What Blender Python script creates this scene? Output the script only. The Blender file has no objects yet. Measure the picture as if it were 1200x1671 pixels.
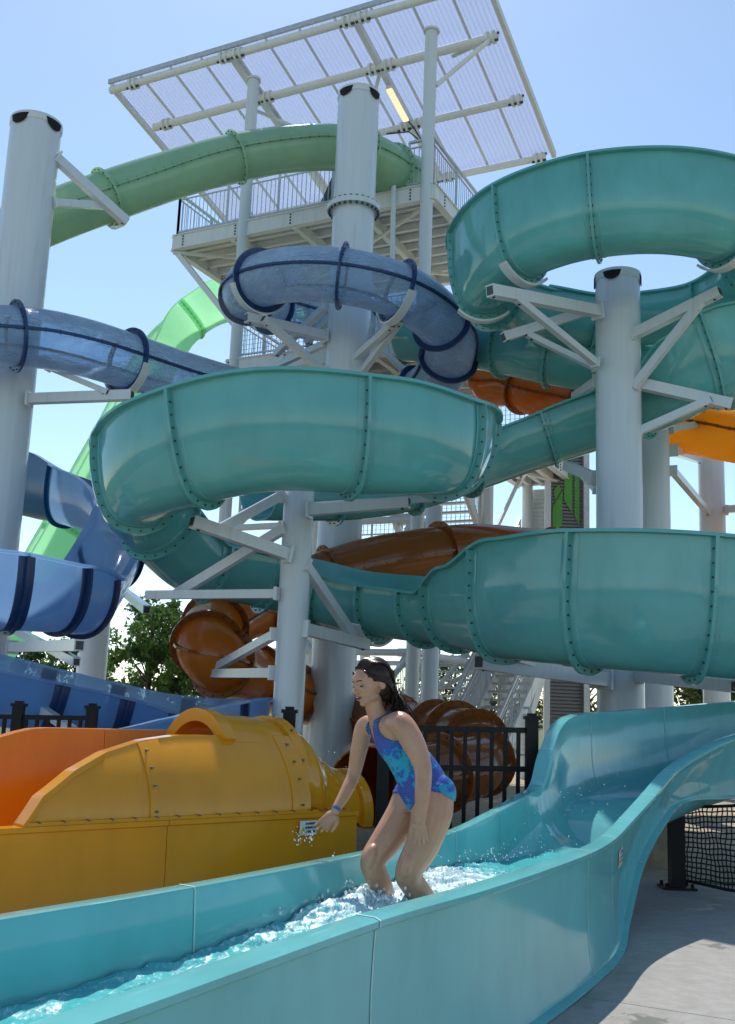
import bpy, bmesh, math, random
from mathutils import Vector, Matrix, noise
random.seed(7)
V = Vector
PI = math.pi
sc = bpy.context.scene
COL = sc.collection

# ------------------------------------------------------------------ camera solve
FPX = 1700.0; CZ = 1.45
Zc = V((345, 8840, -1700)).normalized()
_f = V((0, 0, -1)); Yc = (_f - Zc * _f.dot(Zc)).normalized(); Xc = Yc.cross(Zc)
def ray(u, v):
    c = V((u - 600, 835.5 - v, -FPX)); return V((c.dot(Xc), c.dot(Yc), c.dot(Zc)))
def at(u, v, Y):
    w = ray(u, v); return w * (Y / w.y) + V((0, 0, CZ))
def atz(u, v, z):
    w = ray(u, v); return w * ((z - CZ) / w.z) + V((0, 0, CZ))

cam = bpy.data.cameras.new('camera'); co = bpy.data.objects.new('camera', cam); COL.objects.link(co)
cam.sensor_fit = 'VERTICAL'; cam.sensor_height = 36; cam.lens = 36 * FPX / 1671
cam.clip_start = 0.05; cam.clip_end = 3000
co.matrix_world = Matrix(((Xc.x, Xc.y, Xc.z, 0), (Yc.x, Yc.y, Yc.z, 0), (Zc.x, Zc.y, Zc.z, CZ), (0, 0, 0, 1)))
sc.camera = co

# ------------------------------------------------------------------ materials
def nt(name):
    m = bpy.data.materials.new(name); m.use_nodes = True
    n = m.node_tree.nodes; l = m.node_tree.links
    return m, n, l, n['Principled BSDF'], n['Material Output']
def noise_node(n, l, scale, detail=4, coord='Object', rough=.55, stretch=None):
    tc = n.new('ShaderNodeTexCoord'); no = n.new('ShaderNodeTexNoise')
    no.inputs['Scale'].default_value = scale; no.inputs['Detail'].default_value = detail
    no.inputs['Roughness'].default_value = rough
    if stretch:
        mp = n.new('ShaderNodeMapping'); mp.inputs['Scale'].default_value = stretch
        l.new(tc.outputs[coord], mp.inputs['Vector']); l.new(mp.outputs['Vector'], no.inputs['Vector'])
    else:
        l.new(tc.outputs[coord], no.inputs['Vector'])
    return no
def ramp(n, l, src, stops):
    r = n.new('ShaderNodeValToRGB'); el = r.color_ramp.elements
    while len(el) < len(stops): el.new(.5)
    for e, (p, c) in zip(el, stops): e.position = p; e.color = c if len(c) == 4 else (*c, 1)
    l.new(src, r.inputs['Fac']); return r
def sc3(c, k): return tuple(min(1, x * k) for x in c)

def gelcoat(name, col, rough=.12, trans=0.0, clear=0.0, vary=.10, inside=None, wob=.02, tcol=None, ripple=False):
    """glossy fibreglass: slightly mottled colour, faint waviness; trans = translucency, clear = see-through share"""
    m, n, l, p, out = nt(name)
    no = noise_node(n, l, 1.7, 5)
    r = ramp(n, l, no.outputs['Fac'], [(.3, sc3(col, 1 - vary)), (.72, sc3(col, 1 + vary))])
    st = noise_node(n, l, 3.0, 6, stretch=(2.2, 2.2, .6))
    r2 = ramp(n, l, st.outputs['Fac'], [(.48, (1, 1, 1)), (.8, (.84, .86, .84))])
    mx = n.new('ShaderNodeMixRGB'); mx.blend_type = 'MULTIPLY'; mx.inputs[0].default_value = .7
    l.new(r.outputs[0], mx.inputs[1]); l.new(r2.outputs[0], mx.inputs[2])
    colout = mx.outputs[0]
    l.new(colout, p.inputs['Base Color'])
    ro = ramp(n, l, st.outputs['Fac'], [(.3, (rough,) * 3), (.8, (rough + .12,) * 3)])
    l.new(ro.outputs[0], p.inputs['Roughness'])
    p.inputs['IOR'].default_value = 1.5
    bn = noise_node(n, l, 1.3, 2); bp = n.new('ShaderNodeBump'); bp.inputs['Strength'].default_value = wob * 10
    bp.inputs['Distance'].default_value = .05
    l.new(bn.outputs['Fac'], bp.inputs['Height'])
    if ripple:   # water sheeting along the inside of the tube
        b3 = noise_node(n, l, 5, 4, rough=.55, stretch=(.8, .8, 2.6)); b3.inputs['Distortion'].default_value = 1.4; bp2 = n.new('ShaderNodeBump'); bp2.inputs['Strength'].default_value = .45; bp2.inputs['Distance'].default_value = .05
        l.new(b3.outputs['Fac'], bp2.inputs['Height']); l.new(bp.outputs['Normal'], bp2.inputs['Normal']); bp = bp2
        rw = ramp(n, l, b3.outputs['Fac'], [(.46, (.86, .90, .96)), (.66, (1.3, 1.3, 1.28))]); m5 = n.new('ShaderNodeMixRGB'); m5.blend_type = 'MULTIPLY'; m5.inputs[0].default_value = .8
        l.new(colout, m5.inputs[1]); l.new(rw.outputs[0], m5.inputs[2]); l.new(m5.outputs[0], p.inputs['Base Color'])
    l.new(bp.outputs['Normal'], p.inputs['Normal'])
    sh = p.outputs[0]
    if trans:
        t = n.new('ShaderNodeBsdfTranslucent'); t.inputs['Color'].default_value = (*(tcol or col), 1)
        ms = n.new('ShaderNodeMixShader'); ms.inputs[0].default_value = trans
        l.new(sh, ms.inputs[1]); l.new(t.outputs[0], ms.inputs[2]); sh = ms.outputs[0]
    if clear:
        t = n.new('ShaderNodeBsdfTransparent'); t.inputs['Color'].default_value = (*(tcol or col), 1)
        fr = n.new('ShaderNodeFresnel'); fr.inputs['IOR'].default_value = 1.5
        bnn = bp.outputs['Normal']; l.new(bnn, fr.inputs['Normal'])
        sub = n.new('ShaderNodeMath'); sub.operation = 'MULTIPLY_ADD'; sub.use_clamp = True
        sub.inputs[1].default_value = -clear; sub.inputs[2].default_value = clear
        l.new(fr.outputs[0], sub.inputs[0])
        ms = n.new('ShaderNodeMixShader'); l.new(sub.outputs[0], ms.inputs[0])
        l.new(sh, ms.inputs[1]); l.new(t.outputs[0], ms.inputs[2]); sh = ms.outputs[0]
    l.new(sh, out.inputs['Surface'])
    return m

def paint(name, col, rough=.35, vary=.06, metal=0, streak=.1):
    m, n, l, p, out = nt(name)
    no = noise_node(n, l, 2.5, 8, rough=.68, stretch=(4.5, 4.5, .22))
    r = ramp(n, l, no.outputs['Fac'], [(.3, sc3(col, 1 + vary * .3)), (.6, sc3(col, 1 - streak * .4)), (.72, tuple(c * k for c, k in zip(col, (1 - streak * 1.2, 1 - streak * 1.5, 1 - streak * 2.0))))])
    l.new(r.outputs[0], p.inputs['Base Color']); p.inputs['Roughness'].default_value = rough
    p.inputs['Metallic'].default_value = metal
    return m
def plain(name, col, rough=.5, metal=0):
    m, n, l, p, out = nt(name); p.inputs['Base Color'].default_value = (*col, 1)
    no = noise_node(n, l, 14, 3); r = ramp(n, l, no.outputs['Fac'], [(.3, sc3(col, .85)), (.7, sc3(col, 1.1))])
    l.new(r.outputs[0], p.inputs['Base Color'])
    p.inputs['Roughness'].default_value = rough; p.inputs['Metallic'].default_value = metal; return m

TEAL = (.15, .46, .44)
M = {}
M['teal'] = gelcoat('teal_gelcoat', TEAL, .045, trans=.16, tcol=(.10, .50, .48), wob=.012)
M['tealrun'] = gelcoat('teal_runout_gelcoat', (.16, .50, .50), .06, trans=.06, tcol=(.12, .55, .55), wob=.012)
M['green'] = gelcoat('mint_gelcoat', (.44, .66, .46), .12, trans=.42, tcol=(.52, .78, .50))
M['ribbon'] = gelcoat('translucent_green', (.45, .75, .52), .25, trans=.8, tcol=(.68, .95, .74))
M['blueclear'] = gelcoat('clear_blue_acrylic', (.66, .73, .78), .03, trans=.28, clear=.80, tcol=(.78, .87, .95), wob=.08, ripple=True)
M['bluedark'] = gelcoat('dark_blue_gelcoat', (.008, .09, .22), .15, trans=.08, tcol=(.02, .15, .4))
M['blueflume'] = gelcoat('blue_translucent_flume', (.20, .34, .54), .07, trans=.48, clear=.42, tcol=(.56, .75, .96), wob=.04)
M['navy'] = plain('navy_flange', (.012, .04, .13), .35)
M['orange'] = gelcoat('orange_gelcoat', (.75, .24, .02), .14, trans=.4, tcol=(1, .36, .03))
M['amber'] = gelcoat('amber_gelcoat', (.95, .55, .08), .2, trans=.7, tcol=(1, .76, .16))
M['brown'] = gelcoat('shaded_orange_gelcoat', (.36, .115, .022), .09, trans=.25, tcol=(.75, .22, .03), wob=.012)  # orange tube where it lies in shadow, shade put into the colour
M['yellow'] = gelcoat('yellow_gelcoat', (.80, .325, .010), .07, trans=.12, tcol=(1, .42, .02), vary=.08, wob=.012)
M['yelin'] = gelcoat('orange_inside', (.85, .27, .01), .2, trans=.25, tcol=(1, .4, .02))
M['white'] = paint('white_post_paint', (.66, .69, .69), .24, streak=.12)
M['steel'] = paint('offwhite_steel', (.76, .76, .72), .42, streak=.15)
M['bolt'] = plain('dark_bolt', (.06, .075, .075), .45, .4)
M['hole'] = plain('dark_hole', (.008, .008, .008), .9)
M['black'] = plain('black_powder_coat', (.006, .006, .007), .5); M['black'].node_tree.nodes['Principled BSDF'].inputs['Specular IOR Level'].default_value = .25
M['rail'] = plain('galvanised_rail', (.55, .56, .55), .4, .3)
M['dullbolt'] = plain('dull_steel_bolt', (.22, .20, .16), .4, .7)
M['netm'] = plain('black_net_cord', (.01, .01, .011), .8)
M['seam'] = plain('seam_sealant', (.45, .62, .60), .6)
M['skin'] = None

def concrete():
    m, n, l, p, out = nt('wet_concrete')
    a = noise_node(n, l, .55, 6, rough=.65); b = noise_node(n, l, 9, 8, rough=.7); c = noise_node(n, l, 1.1, 8, rough=.72)
    wet = ramp(n, l, c.outputs['Fac'], [(.40, (0, 0, 0)), (.43, (1, 1, 1))])
    fine = ramp(n, l, b.outputs['Fac'], [(.3, (.30, .28, .25)), (.7, (.40, .38, .35))])
    big = ramp(n, l, a.outputs['Fac'], [(.3, (.8, .8, .8)), (.7, (1, 1, 1))])
    mm = n.new('ShaderNodeMixRGB'); mm.blend_type = 'MULTIPLY'; mm.inputs[0].default_value = 1
    l.new(fine.outputs[0], mm.inputs[1]); l.new(big.outputs[0], mm.inputs[2])
    dk = n.new('ShaderNodeMixRGB'); dk.blend_type = 'MULTIPLY'; dk.inputs[0].default_value = 1
    wd = ramp(n, l, wet.outputs[0], [(0, (.70, .69, .67)), (1, (1, 1, 1))])
    l.new(mm.outputs[0], dk.inputs[1]); l.new(wd.outputs[0], dk.inputs[2]); l.new(dk.outputs[0], p.inputs['Base Color'])
    rr = ramp(n, l, wet.outputs[0], [(0, (.32,) * 3), (1, (.85,) * 3)]); l.new(rr.outputs[0], p.inputs['Roughness'])
    bp = n.new('ShaderNodeBump'); bp.inputs['Strength'].default_value = .35; bp.inputs['Distance'].default_value = .01
    l.new(b.outputs['Fac'], bp.inputs['Height']); l.new(bp.outputs[0], p.inputs['Normal'])
    return m
M['concrete'] = concrete()
def groundmat(name, a, b_, s):
    m, n, l, p, out = nt(name); no = noise_node(n, l, s, 8, rough=.7)
    r = ramp(n, l, no.outputs['Fac'], [(.3, a), (.7, b_)]); l.new(r.outputs[0], p.inputs['Base Color'])
    p.inputs['Roughness'].default_value = .95; return m
M['grass'] = groundmat('dry_grass', (.05, .08, .02), (.13, .14, .05), 3)
M['sand'] = groundmat('sandy_soil', (.26, .20, .13), (.42, .34, .24), 5)
M['bark'] = groundmat('bark', (.06, .045, .03), (.14, .10, .07), 8)

# ------------------------------------------------------------------ object helpers
def mesh_obj(name, verts, faces, mats, parent=None, smooth=True, mi=None, sharp=40):
    me = bpy.data.meshes.new(name); me.from_pydata([tuple(v) for v in verts], [], faces); me.update()
    if not isinstance(mats, (list, tuple)): mats = [mats]
    for m in mats: me.materials.append(m)
    if mi: me.polygons.foreach_set('material_index', mi)
    if smooth:
        me.polygons.foreach_set('use_smooth', [True] * len(me.polygons)); me.set_sharp_from_angle(angle=math.radians(sharp))
    o = bpy.data.objects.new(name, me); COL.objects.link(o)
    if parent: adopt(o, parent)
    return o
def adopt(o, parent):
    o.parent = parent
def thing(name, label, cat, loc=(0, 0, 0), group=None):
    o = bpy.data.objects.new(name, None); COL.objects.link(o); o['label'] = label; o['category'] = cat
    o.empty_display_size = .2
    if group: o['group'] = group
    THLOC[o.name] = V(loc)
    return o
THLOC = {}
def finish_locations():
    """put each Empty at its thing's base and keep the parts where they stand"""
    for nm, loc in THLOC.items():
        o = bpy.data.objects[nm]; o.location = loc
        for ch in o.children: ch.location = ch.location - loc
def tag(o, label=None, cat=None, group=None, kind=None):
    if label: o['label'] = label
    if cat: o['category'] = cat
    if group: o['group'] = group
    if kind: o['kind'] = kind
    return o

class MB:
    def __init__(s): s.v = []; s.f = []; s.mi = []
    def add(s, verts, faces, mi=0):
        k = len(s.v); s.v += [V(x) for x in verts]; s.f += [tuple(i + k for i in f) for f in faces]; s.mi += [mi] * len(faces); return s
    def box(s, c, d, rot=None, mi=0):
        x, y, z = d[0] / 2, d[1] / 2, d[2] / 2
        vs = [V((a * x, b * y, e * z)) for a in (-1, 1) for b in (-1, 1) for e in (-1, 1)]
        if rot is not None: vs = [rot @ v for v in vs]
        vs = [v + V(c) for v in vs]
        return s.add(vs, [(0, 1, 3, 2), (4, 6, 7, 5), (0, 4, 5, 1), (2, 3, 7, 6), (0, 2, 6, 4), (1, 5, 7, 3)], mi)
    def beam(s, a, b, w, h, mi=0, up=V((0, 0, 1))):
        a = V(a); b = V(b); t = (b - a); L = t.length
        if L < 1e-6: return s
        t /= L
        sd = t.cross(up)
        if sd.length < 1e-3: sd = V((1, 0, 0))
        sd.normalize(); uu = sd.cross(t)
        rot = Matrix((t, sd, uu)).transposed()
        return s.box((a + b) / 2, (L, w, h), rot, mi)
    def tube(s, pts, r, n=10, mi=0, cap=True):
        pts = [V(p) for p in pts]
        if not isinstance(r, (list, tuple)): r = [r] * len(pts)
        rings = []; pu = None
        for i, p in enumerate(pts):
            t = (pts[min(i + 1, len(pts) - 1)] - pts[max(i - 1, 0)]).normalized()
            if pu is None: pu = V((0, 0, 1)) if abs(t.z) < .9 else V((1, 0, 0))
            sd = t.cross(pu).normalized(); pu = sd.cross(t).normalized()
            rings.append([p + sd * math.cos(2 * PI * k / n) * r[i] + pu * math.sin(2 * PI * k / n) * r[i] for k in range(n)])
        vs = [v for rg in rings for v in rg]; fs = []
        for i in range(len(rings) - 1):
            for k in range(n):
                a = i * n + k; b = i * n + (k + 1) % n; fs.append((a, b, b + n, a + n))
        if cap: fs += [tuple(reversed(range(n))), tuple(range((len(rings) - 1) * n, len(rings) * n))]
        return s.add(vs, fs, mi)
    def disc(s, c, ax, r, h, n=6, mi=1):
        return s.tube([V(c) - V(ax) * h * .5, V(c) + V(ax) * h * .5], r, n, mi)
    def ball(s, c, r, mi=0, seg=10, rot=None):
        if not isinstance(r, (tuple, list, Vector)): r = (r, r, r)
        vs = []; fs = []; rg = seg // 2
        for i in range(rg + 1):
            th = PI * i / rg
            for k in range(seg):
                ph = 2 * PI * k / seg
                p = V((math.sin(th) * math.cos(ph) * r[0], math.sin(th) * math.sin(ph) * r[1], math.cos(th) * r[2]))
                if rot is not None: p = rot @ p
                vs.append(p + V(c))
        for i in range(rg):
            for k in range(seg):
                a = i * seg + k; b = i * seg + (k + 1) % seg
                if i == 0: fs.append((a, a + seg, b + seg))
                elif i == rg - 1: fs.append((a, a + seg, b))
                else: fs.append((a, a + seg, b + seg, b))
        return s.add(vs, fs, mi)
    def build(s, name, mats, parent=None, smooth=True, sharp=35):
        return mesh_obj(name, s.v, s.f, mats, parent, smooth, s.mi, sharp)

def catmull(P, t):
    n = len(P); i = max(0, min(n - 2, int(math.floor(t)))); f = t - i
    g = lambda k: P[max(0, min(n - 1, k))]
    p0, p1, p2, p3 = g(i - 1), g(i), g(i + 1), g(i + 2)
    if i == 0: p0 = p1 * 2 - p2 if not isinstance(p1, float) else 2 * p1 - p2
    if i == n - 2: p3 = p2 * 2 - p1 if not isinstance(p1, float) else 2 * p2 - p1
    return .5 * ((2 * p1) + (p2 - p0) * f + (2 * p0 - 5 * p1 + 4 * p2 - p3) * f * f + (3 * p1 - p0 - 3 * p2 + p3) * f ** 3)
def lerp(a, b, f): return a + (b - a) * f
def lin(P, t):
    n = len(P); i = max(0, min(n - 2, int(math.floor(t)))); f = t - i; f = f * f * (3 - 2 * f)
    return P[i] + (P[i + 1] - P[i]) * f

class Path:
    """centre line with control points; each control is (point, left height, right height) for flumes or (point, radius) for tubes"""
    def __init__(s, ctrl): s.P = [V(c[0]) for c in ctrl]; s.A = [float(c[1]) for c in ctrl]; s.B = [float(c[2]) if len(c) > 2 else 0. for c in ctrl]; s.n = len(ctrl)
    def pt(s, t): return catmull(s.P, t)
    def frame(s, t):
        e = .02; T = (s.pt(min(s.n - 1, t + e)) - s.pt(max(0, t - e))).normalized()
        S = T.cross(V((0, 0, 1))).normalized(); U = S.cross(T).normalized(); return T, S, U

def flume_profile(w, hl, hr, th=.022, lip=.075, ly=.035, off=0.0, na=13):
    """closed outline of an open trough, from inner left rim round the bottom; u=0 is the outside bottom"""
    def side(wi, b, h, sgn):
        # quarter ellipse then lean slightly out to the rim
        pts = []; ve = min(h - .04, wi * 1.9); ex = 1.0 - .30 * max(0., min(1., (ve / wi - 1.1) / .8))
        for k in range(na + 1):
            a = PI / 2 * k / na
            pts.append((sgn * wi * math.sin(a) ** ex, b + (ve - b) * (1 - math.cos(a))))
        for k in range(1, 4):
            f = k / 3; pts.append((sgn * (wi + .05 * f * max(0, h - ve)), lerp(ve, h, f)))
        return pts
    wo = w + off; wi = w - th
    Lo = side(wo, -off, hl - ly, -1); Ro = side(wo, -off, hr - ly, 1)
    Li = side(wi, th, hl, -1); Ri = side(wi, th, hr, 1)
    return Lo, Ro, Li, Ri
def flume_ring(path, t, w, th=.022, lip=.075):
    p = path.pt(t); T, S, U = path.frame(t); hl = lin(path.A, t); hr = lin(path.B, t)
    Lo, Ro, Li, Ri = flume_profile(w, hl, hr, th, lip)
    lp = [(Lo[-1][0] - lip, hl - .035), (Lo[-1][0] - lip, hl)]
    rp = [(Ro[-1][0] + lip, hr), (Ro[-1][0] + lip, hr - .035)]
    loop = list(reversed(Li)) + Ri[1:] + rp + list(reversed(Ro)) + Lo[1:] + lp
    return [p + S * a + U * b for a, b in loop]
def loft(rings, closed=True, capends=True):
    n = len(rings[0]); vs = [v for r in rings for v in r]; fs = []
    for i in range(len(rings) - 1):
        for k in range(n if closed else n - 1):
            a = i * n + k; b = i * n + (k + 1) % n; fs.append((a, a + n, b + n, b))
    if capends and closed: fs += [tuple(range(n)), tuple(reversed(range((len(rings) - 1) * n, len(rings) * n)))]
    return vs, fs
def flume_flange(path, t, w, mat, parent, depth=.085, tk=.035, name='joint_flange', pitch=.14):
    mb = MB(); rings = []; T, S, U = path.frame(t)
    hl = lin(path.A, t); hr = lin(path.B, t); p = path.pt(t)
    Lo, Ro, _, _ = flume_profile(w, hl, hr, off=.002); Lq, Rq, _, _ = flume_profile(w, hl, hr, off=depth)
    lo = list(reversed(Lo)) + Ro[1:]; lq = list(reversed(Lq)) + Rq[1:]
    for d in (-tk / 2, tk / 2):
        pass
    rings = []
    for (a, b), (c, e) in zip(lo, lq):
        q = []
        for (x, y), d in (((a, b), -tk / 2), ((c, e), -tk / 2), ((c, e), tk / 2), ((a, b), tk / 2)):
            q.append(p + S * x + U * y + T * d)
        rings.append(q)
    vs, fs = loft(rings); mb.add(vs, fs, 0)
    # pad band beside the fin and its bolts
    mid = [((a + c) / 2, (b + e) / 2) for (a, b), (c, e) in zip(lo, lq)]
    acc = 0
    for (x0, y0), (x1, y1) in zip(mid, mid[1:]):
        L = math.hypot(x1 - x0, y1 - y0); d = pitch - acc
        while d < L:
            f = d / L; c = p + S * lerp(x0, x1, f) + U * lerp(y0, y1, f)
            mb.disc(c, T, .0115, tk + .026, 6, 1); d += pitch
        acc = L - (d - pitch)
    # reinforcing band on the skin with bolt heads
    band = []
    for sg in (-1, 1):
        rr = []
        for (a, b), (c, e) in zip(lo, lq):
            dx, dy = (c - a), (e - b); L = math.hypot(dx, dy) or 1; dx /= L; dy /= L
            q = []
            for hh, dd in ((-.004, tk / 2), (.006, tk / 2), (.006, tk / 2 + .075), (-.004, tk / 2 + .085)):
                q.append(p + S * (a + dx * hh) + U * (b + dy * hh) + T * dd * sg)
            rr.append(q)
        vs, fs = loft(rr); mb.add(vs, fs, 0)
    return mb.build(name, [mat, M['bolt']], parent)
def build_flume(path, w, breaks, mat, root, fmat=None, step=.12, flange=True, t0=None, t1=None, name='flume_section', depth=.085):
    bs = [0.0 if t0 is None else t0] + list(breaks) + [float(path.n - 1) if t1 is None else t1]
    for i in range(len(bs) - 1):
        a, b = bs[i], bs[i + 1]; N = max(3, int((b - a) / step))
        rings = [flume_ring(path, lerp(a, b, k / N), w) for k in range(N + 1)]
        vs, fs = loft(rings); o = mesh_obj(name, vs, fs, mat, root, sharp=50)
        if flange and i < len(bs) - 2: flume_flange(path, b, w, fmat or mat, o, depth)
def tube_ring(path, t, off=0., n=36, dt=0., dr=0.):
    p = path.pt(t); T, S, U = path.frame(t); r = lin(path.A, t) + off
    return [p + T * dt + S * math.cos(2 * PI * k / n) * r + U * math.sin(2 * PI * k / n) * r for k in range(n)]
def build_tube(path, breaks, mat, root, fmat, step=.12, seam=True, t0=None, t1=None, seammat=None, depth=.08, name='tube_section', tk=.04):
    bs = [0.0 if t0 is None else t0] + list(breaks) + [float(path.n - 1) if t1 is None else t1]
    for i in range(len(bs) - 1):
        a, b = bs[i], bs[i + 1]; N = max(3, int((b - a) / step)); ts = [lerp(a, b, k / N) for k in range(N + 1)]
        rings = [tube_ring(path, t) for t in ts]; inner = [tube_ring(path, t, -.018) for t in ts]
        vs, fs = loft(rings, True, False); vs2, fs2 = loft(inner, True, False); k0 = len(vs)
        n = 36; fs = [tuple(f) for f in fs] + [tuple(reversed([q + k0 for q in f])) for f in fs2]
        for ri in (0, N):
            for k in range(n):
                q = (ri * n + k, ri * n + (k + 1) % n, k0 + ri * n + (k + 1) % n, k0 + ri * n + k); fs.append(q if ri == 0 else tuple(reversed(q)))
        o = mesh_obj(name, vs + vs2, fs, mat, root, sharp=50)
        if seam:
            for sg in (-1, 1):
                mb = MB()
                rr = []
                for j, t in enumerate(ts):
                    p = path.pt(t); T, S, U = path.frame(t); r = lin(path.A, t)
                    rr.append([p + S * sg * (r - .002) - U * .02, p + S * sg * (r + .045) - U * .02, p + S * sg * (r + .045) + U * .02, p + S * sg * (r - .002) + U * .02])
                    
                vs, fs = loft(rr); mb.add(vs, fs, 0)
                L = sum((path.pt(ts[j + 1]) - path.pt(ts[j])).length for j in range(N)); nb = int(L / .2)
                for j in range(nb):
                    t = lerp(a, b, (j + .5) / nb); p = path.pt(t); T, S, U = path.frame(t); r = lin(path.A, t)
                    mb.disc(p + S * sg * (r + .025), U, .013, .065, 6, 1)
                mb.build('seam', [seammat or fmat, M['bolt']], o)
        if i < len(bs) - 2:
            tube_flange(path, b, fmat, o, depth, tk)
def tube_flange(path, t, fmat, o, depth=.08, tk=.04):
    mb = MB(); n = 36
    rr = []
    r0 = tube_ring(path, t, .001, dt=-tk / 2); r1 = tube_ring(path, t, depth, dt=-tk / 2); r2 = tube_ring(path, t, depth, dt=tk / 2); r3 = tube_ring(path, t, .001, dt=tk / 2)
    rings = [r0, r1, r2, r3, r0]; vs, fs = loft(rings, True, False); mb.add(vs, fs, 0)
    T, S, U = path.frame(t); p = path.pt(t); r = lin(path.A, t) + depth * .55; nb = int(2 * PI * r / .16)
    for k in range(nb):
        a = 2 * PI * k / nb; mb.disc(p + S * math.cos(a) * r + U * math.sin(a) * r, T, .014, tk + .03, 6, 1)
    mb.build('joint_flange', [fmat, M['bolt']], o)

# arcs about a vertical axis
def arc(c, R, az0, az1, z0, z1, hl, hr, n=None):
    n = n or max(2, int(abs(az1 - az0) / 30)); out = []
    for k in range(n + 1):
        f = k / n; a = math.radians(lerp(az0, az1, f)); z = lerp(z0, z1, f)
        A = lerp(hl[0], hl[1], f) if isinstance(hl, tuple) else hl; B = lerp(hr[0], hr[1], f) if isinstance(hr, tuple) else hr
        out.append((V((c[0] + R * math.cos(a), c[1] + R * math.sin(a), z)), A, B))
    return out

# ------------------------------------------------------------------ support posts
def post(u, v, Y, r, label, zbot=0.0, ring=None, ub=None, group='white steel support posts', caps=True, name='support_post', ztop=None, taper=0):
    P = at(u, v, Y); zt = ztop or P.z
    root = thing(name, label, 'post', (P.x, P.y, 0), group)
    n = 40; mb = MB()
    mb.tube([(P.x, P.y, zbot), (P.x, P.y, zt - .03), (P.x, P.y, zt)], [r, r, r - .01], n)
    mb.build('shaft', M['white'], root, sharp=60)
    if caps:
        cp = MB(); cp.tube([(P.x, P.y, zt - .12), (P.x, P.y, zt - .10), (P.x, P.y, zt + .012)], [r + .004, r + .016, r + .016], n)
        for a in (-125, -55, 35, 145) if caps is True else caps:
            a = math.radians(a); NQ = 12; wa = .40; top = []; bot = []; rr = r + .022; zt2 = zt - .035
            for k in range(NQ + 1):
                f = -1 + 2 * k / NQ; an = a + wa * f; x, y = P.x + rr * math.cos(an), P.y + rr * math.sin(an)
                top.append(V((x, y, zt2))); bot.append(V((x, y, zt2 - .004 - r * .42 * math.sqrt(max(0, 1 - f * f)))))
            cp.add(top + bot, [(k, k + 1, NQ + 2 + k, NQ + 1 + k) for k in range(NQ)], 1)
        cp.build('cap', [M['white'], M['hole']], root, sharp=60)
    if ring:
        for z in ring:
            fb = MB(); fb.tube([(P.x, P.y, z - .05), (P.x, P.y, z + .05)], r + .11, n)
            for k in range(26):
                a = 2 * PI * k / 26; fb.disc((P.x + (r + .065) * math.cos(a), P.y + (r + .065) * math.sin(a), z), V((0, 0, 1)), .026, .17, 6, 1)
            fb.build('bolted_flange', [M['white'], M['bolt']], root, sharp=60)
    bp = MB(); bp.tube([(P.x, P.y, zbot), (P.x, P.y, zbot + .04)], r + .14, n)
    for k in range(12):
        a = 2 * PI * k / 12; bp.disc((P.x + (r + .08) * math.cos(a), P.y + (r + .08) * math.sin(a), zbot + .06), V((0, 0, 1)), .025, .06, 6, 1)
    bp.build('base_plate', [M['white'], M['bolt']], root)
    return root, P
def arm(root, a, b, w=.11, h=.13, plate=True):
    a = at(*a) if len(a) == 3 and not isinstance(a, Vector) else a
    b = at(*b) if len(b) == 3 and not isinstance(b, Vector) else b
    mb = MB(); mb.beam(a, b, w, h)
    if plate:
        t = (b - a).normalized()
        mb.beam(b - t * .005, b + t * .012, w * .72, h * .72, 1)
        mb.beam(a - t * .02, a + t * .02, w * 1.5, h * 1.5, 0)
        for k in (-1, 1): mb.disc(b - t * .08 + V((0, 0, -h * .5)) , V((0, 0, 1)), .02, .03, 6, 1)
    mb.build('bracket_arm', [M['white'], M['bolt']], root, sharp=30)
def saddle(root, path, t, w, a0=-60, a1=60, extra=.10, mat=None):
    """curved cradle under a flange (angles from straight down)"""
    T, S, U = path.frame(t); p = path.pt(t); istube = path.B[0] == 0.0
    rr = []
    r = (lin(path.A, t) if istube else w); c = p if istube else p + U * w * 1.12
    for k in range(13):
        a = math.radians(lerp(a0, a1, k / 12)); d = S * math.sin(a) - U * math.cos(a) * (1 if istube else 1.12)
        q = c + d * (r + extra); e = c + d * (r + extra + .03)
        rr.append([q - T * .07, q + T * .07, e + T * .07, e - T * .07])
    vs, fs = loft(rr); mb = MB().add(vs, fs, 0); mb.build('saddle', M['white'], root)

# ================================================================== SUPPORTS (thick white posts)
PA, pA = post(1008, 451, 15, .335, 'thick white post rising through the upper teal loop on the right', caps=(-118, -15, 75, 165))
PB, pB = post(492, 742, 12.5, .185, 'slim white post under the middle teal bowl, in front of a thicker one', caps=False)
PC, pC = post(586, 156, 18, .39, 'tallest white post with a bolted flange, the clear blue tube winding round it', caps=(-128, -38, 52, 142), ring=[at(577, 343, 18).z])
PD, pD = post(60, 203, 16.5, .425, 'thick leaning-looking white post at the left edge of the photo', caps=(-112, -28, 62, 152))
PE_, pE = post(1062, 562, 18.0, .30, 'white post just behind the thick right-hand post', caps=False)
PE2, pE2 = post(1072, 562, 18.3, .27, 'white post half hidden behind the thick right-hand post', caps=False) if False else (None, None)
PG, pG = post(1160, 737, 22, .275, 'short white post far right under the orange tube', caps=(-110, 40, 160))
PH, pH = post(168, 882, 20, .28, 'short white post behind the blue flumes at the left', caps=(-130, -60, 30))
PI_, pI = post(709, 826, 19.5, .16, 'thin white post carrying bolted braces behind the middle slides', caps=False)

# ================================================================== TEAL FLUME SLIDE
cA = pA; cB = V((-.88, 12.5, 0)); W = .50
teal = thing('water_slide', 'long open teal flume slide winding down to the run-out the girl stands in', 'water slide', (pA.x, 13, 0))
zA = lambda v, Y, u=960: at(u, v, Y).z
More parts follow.
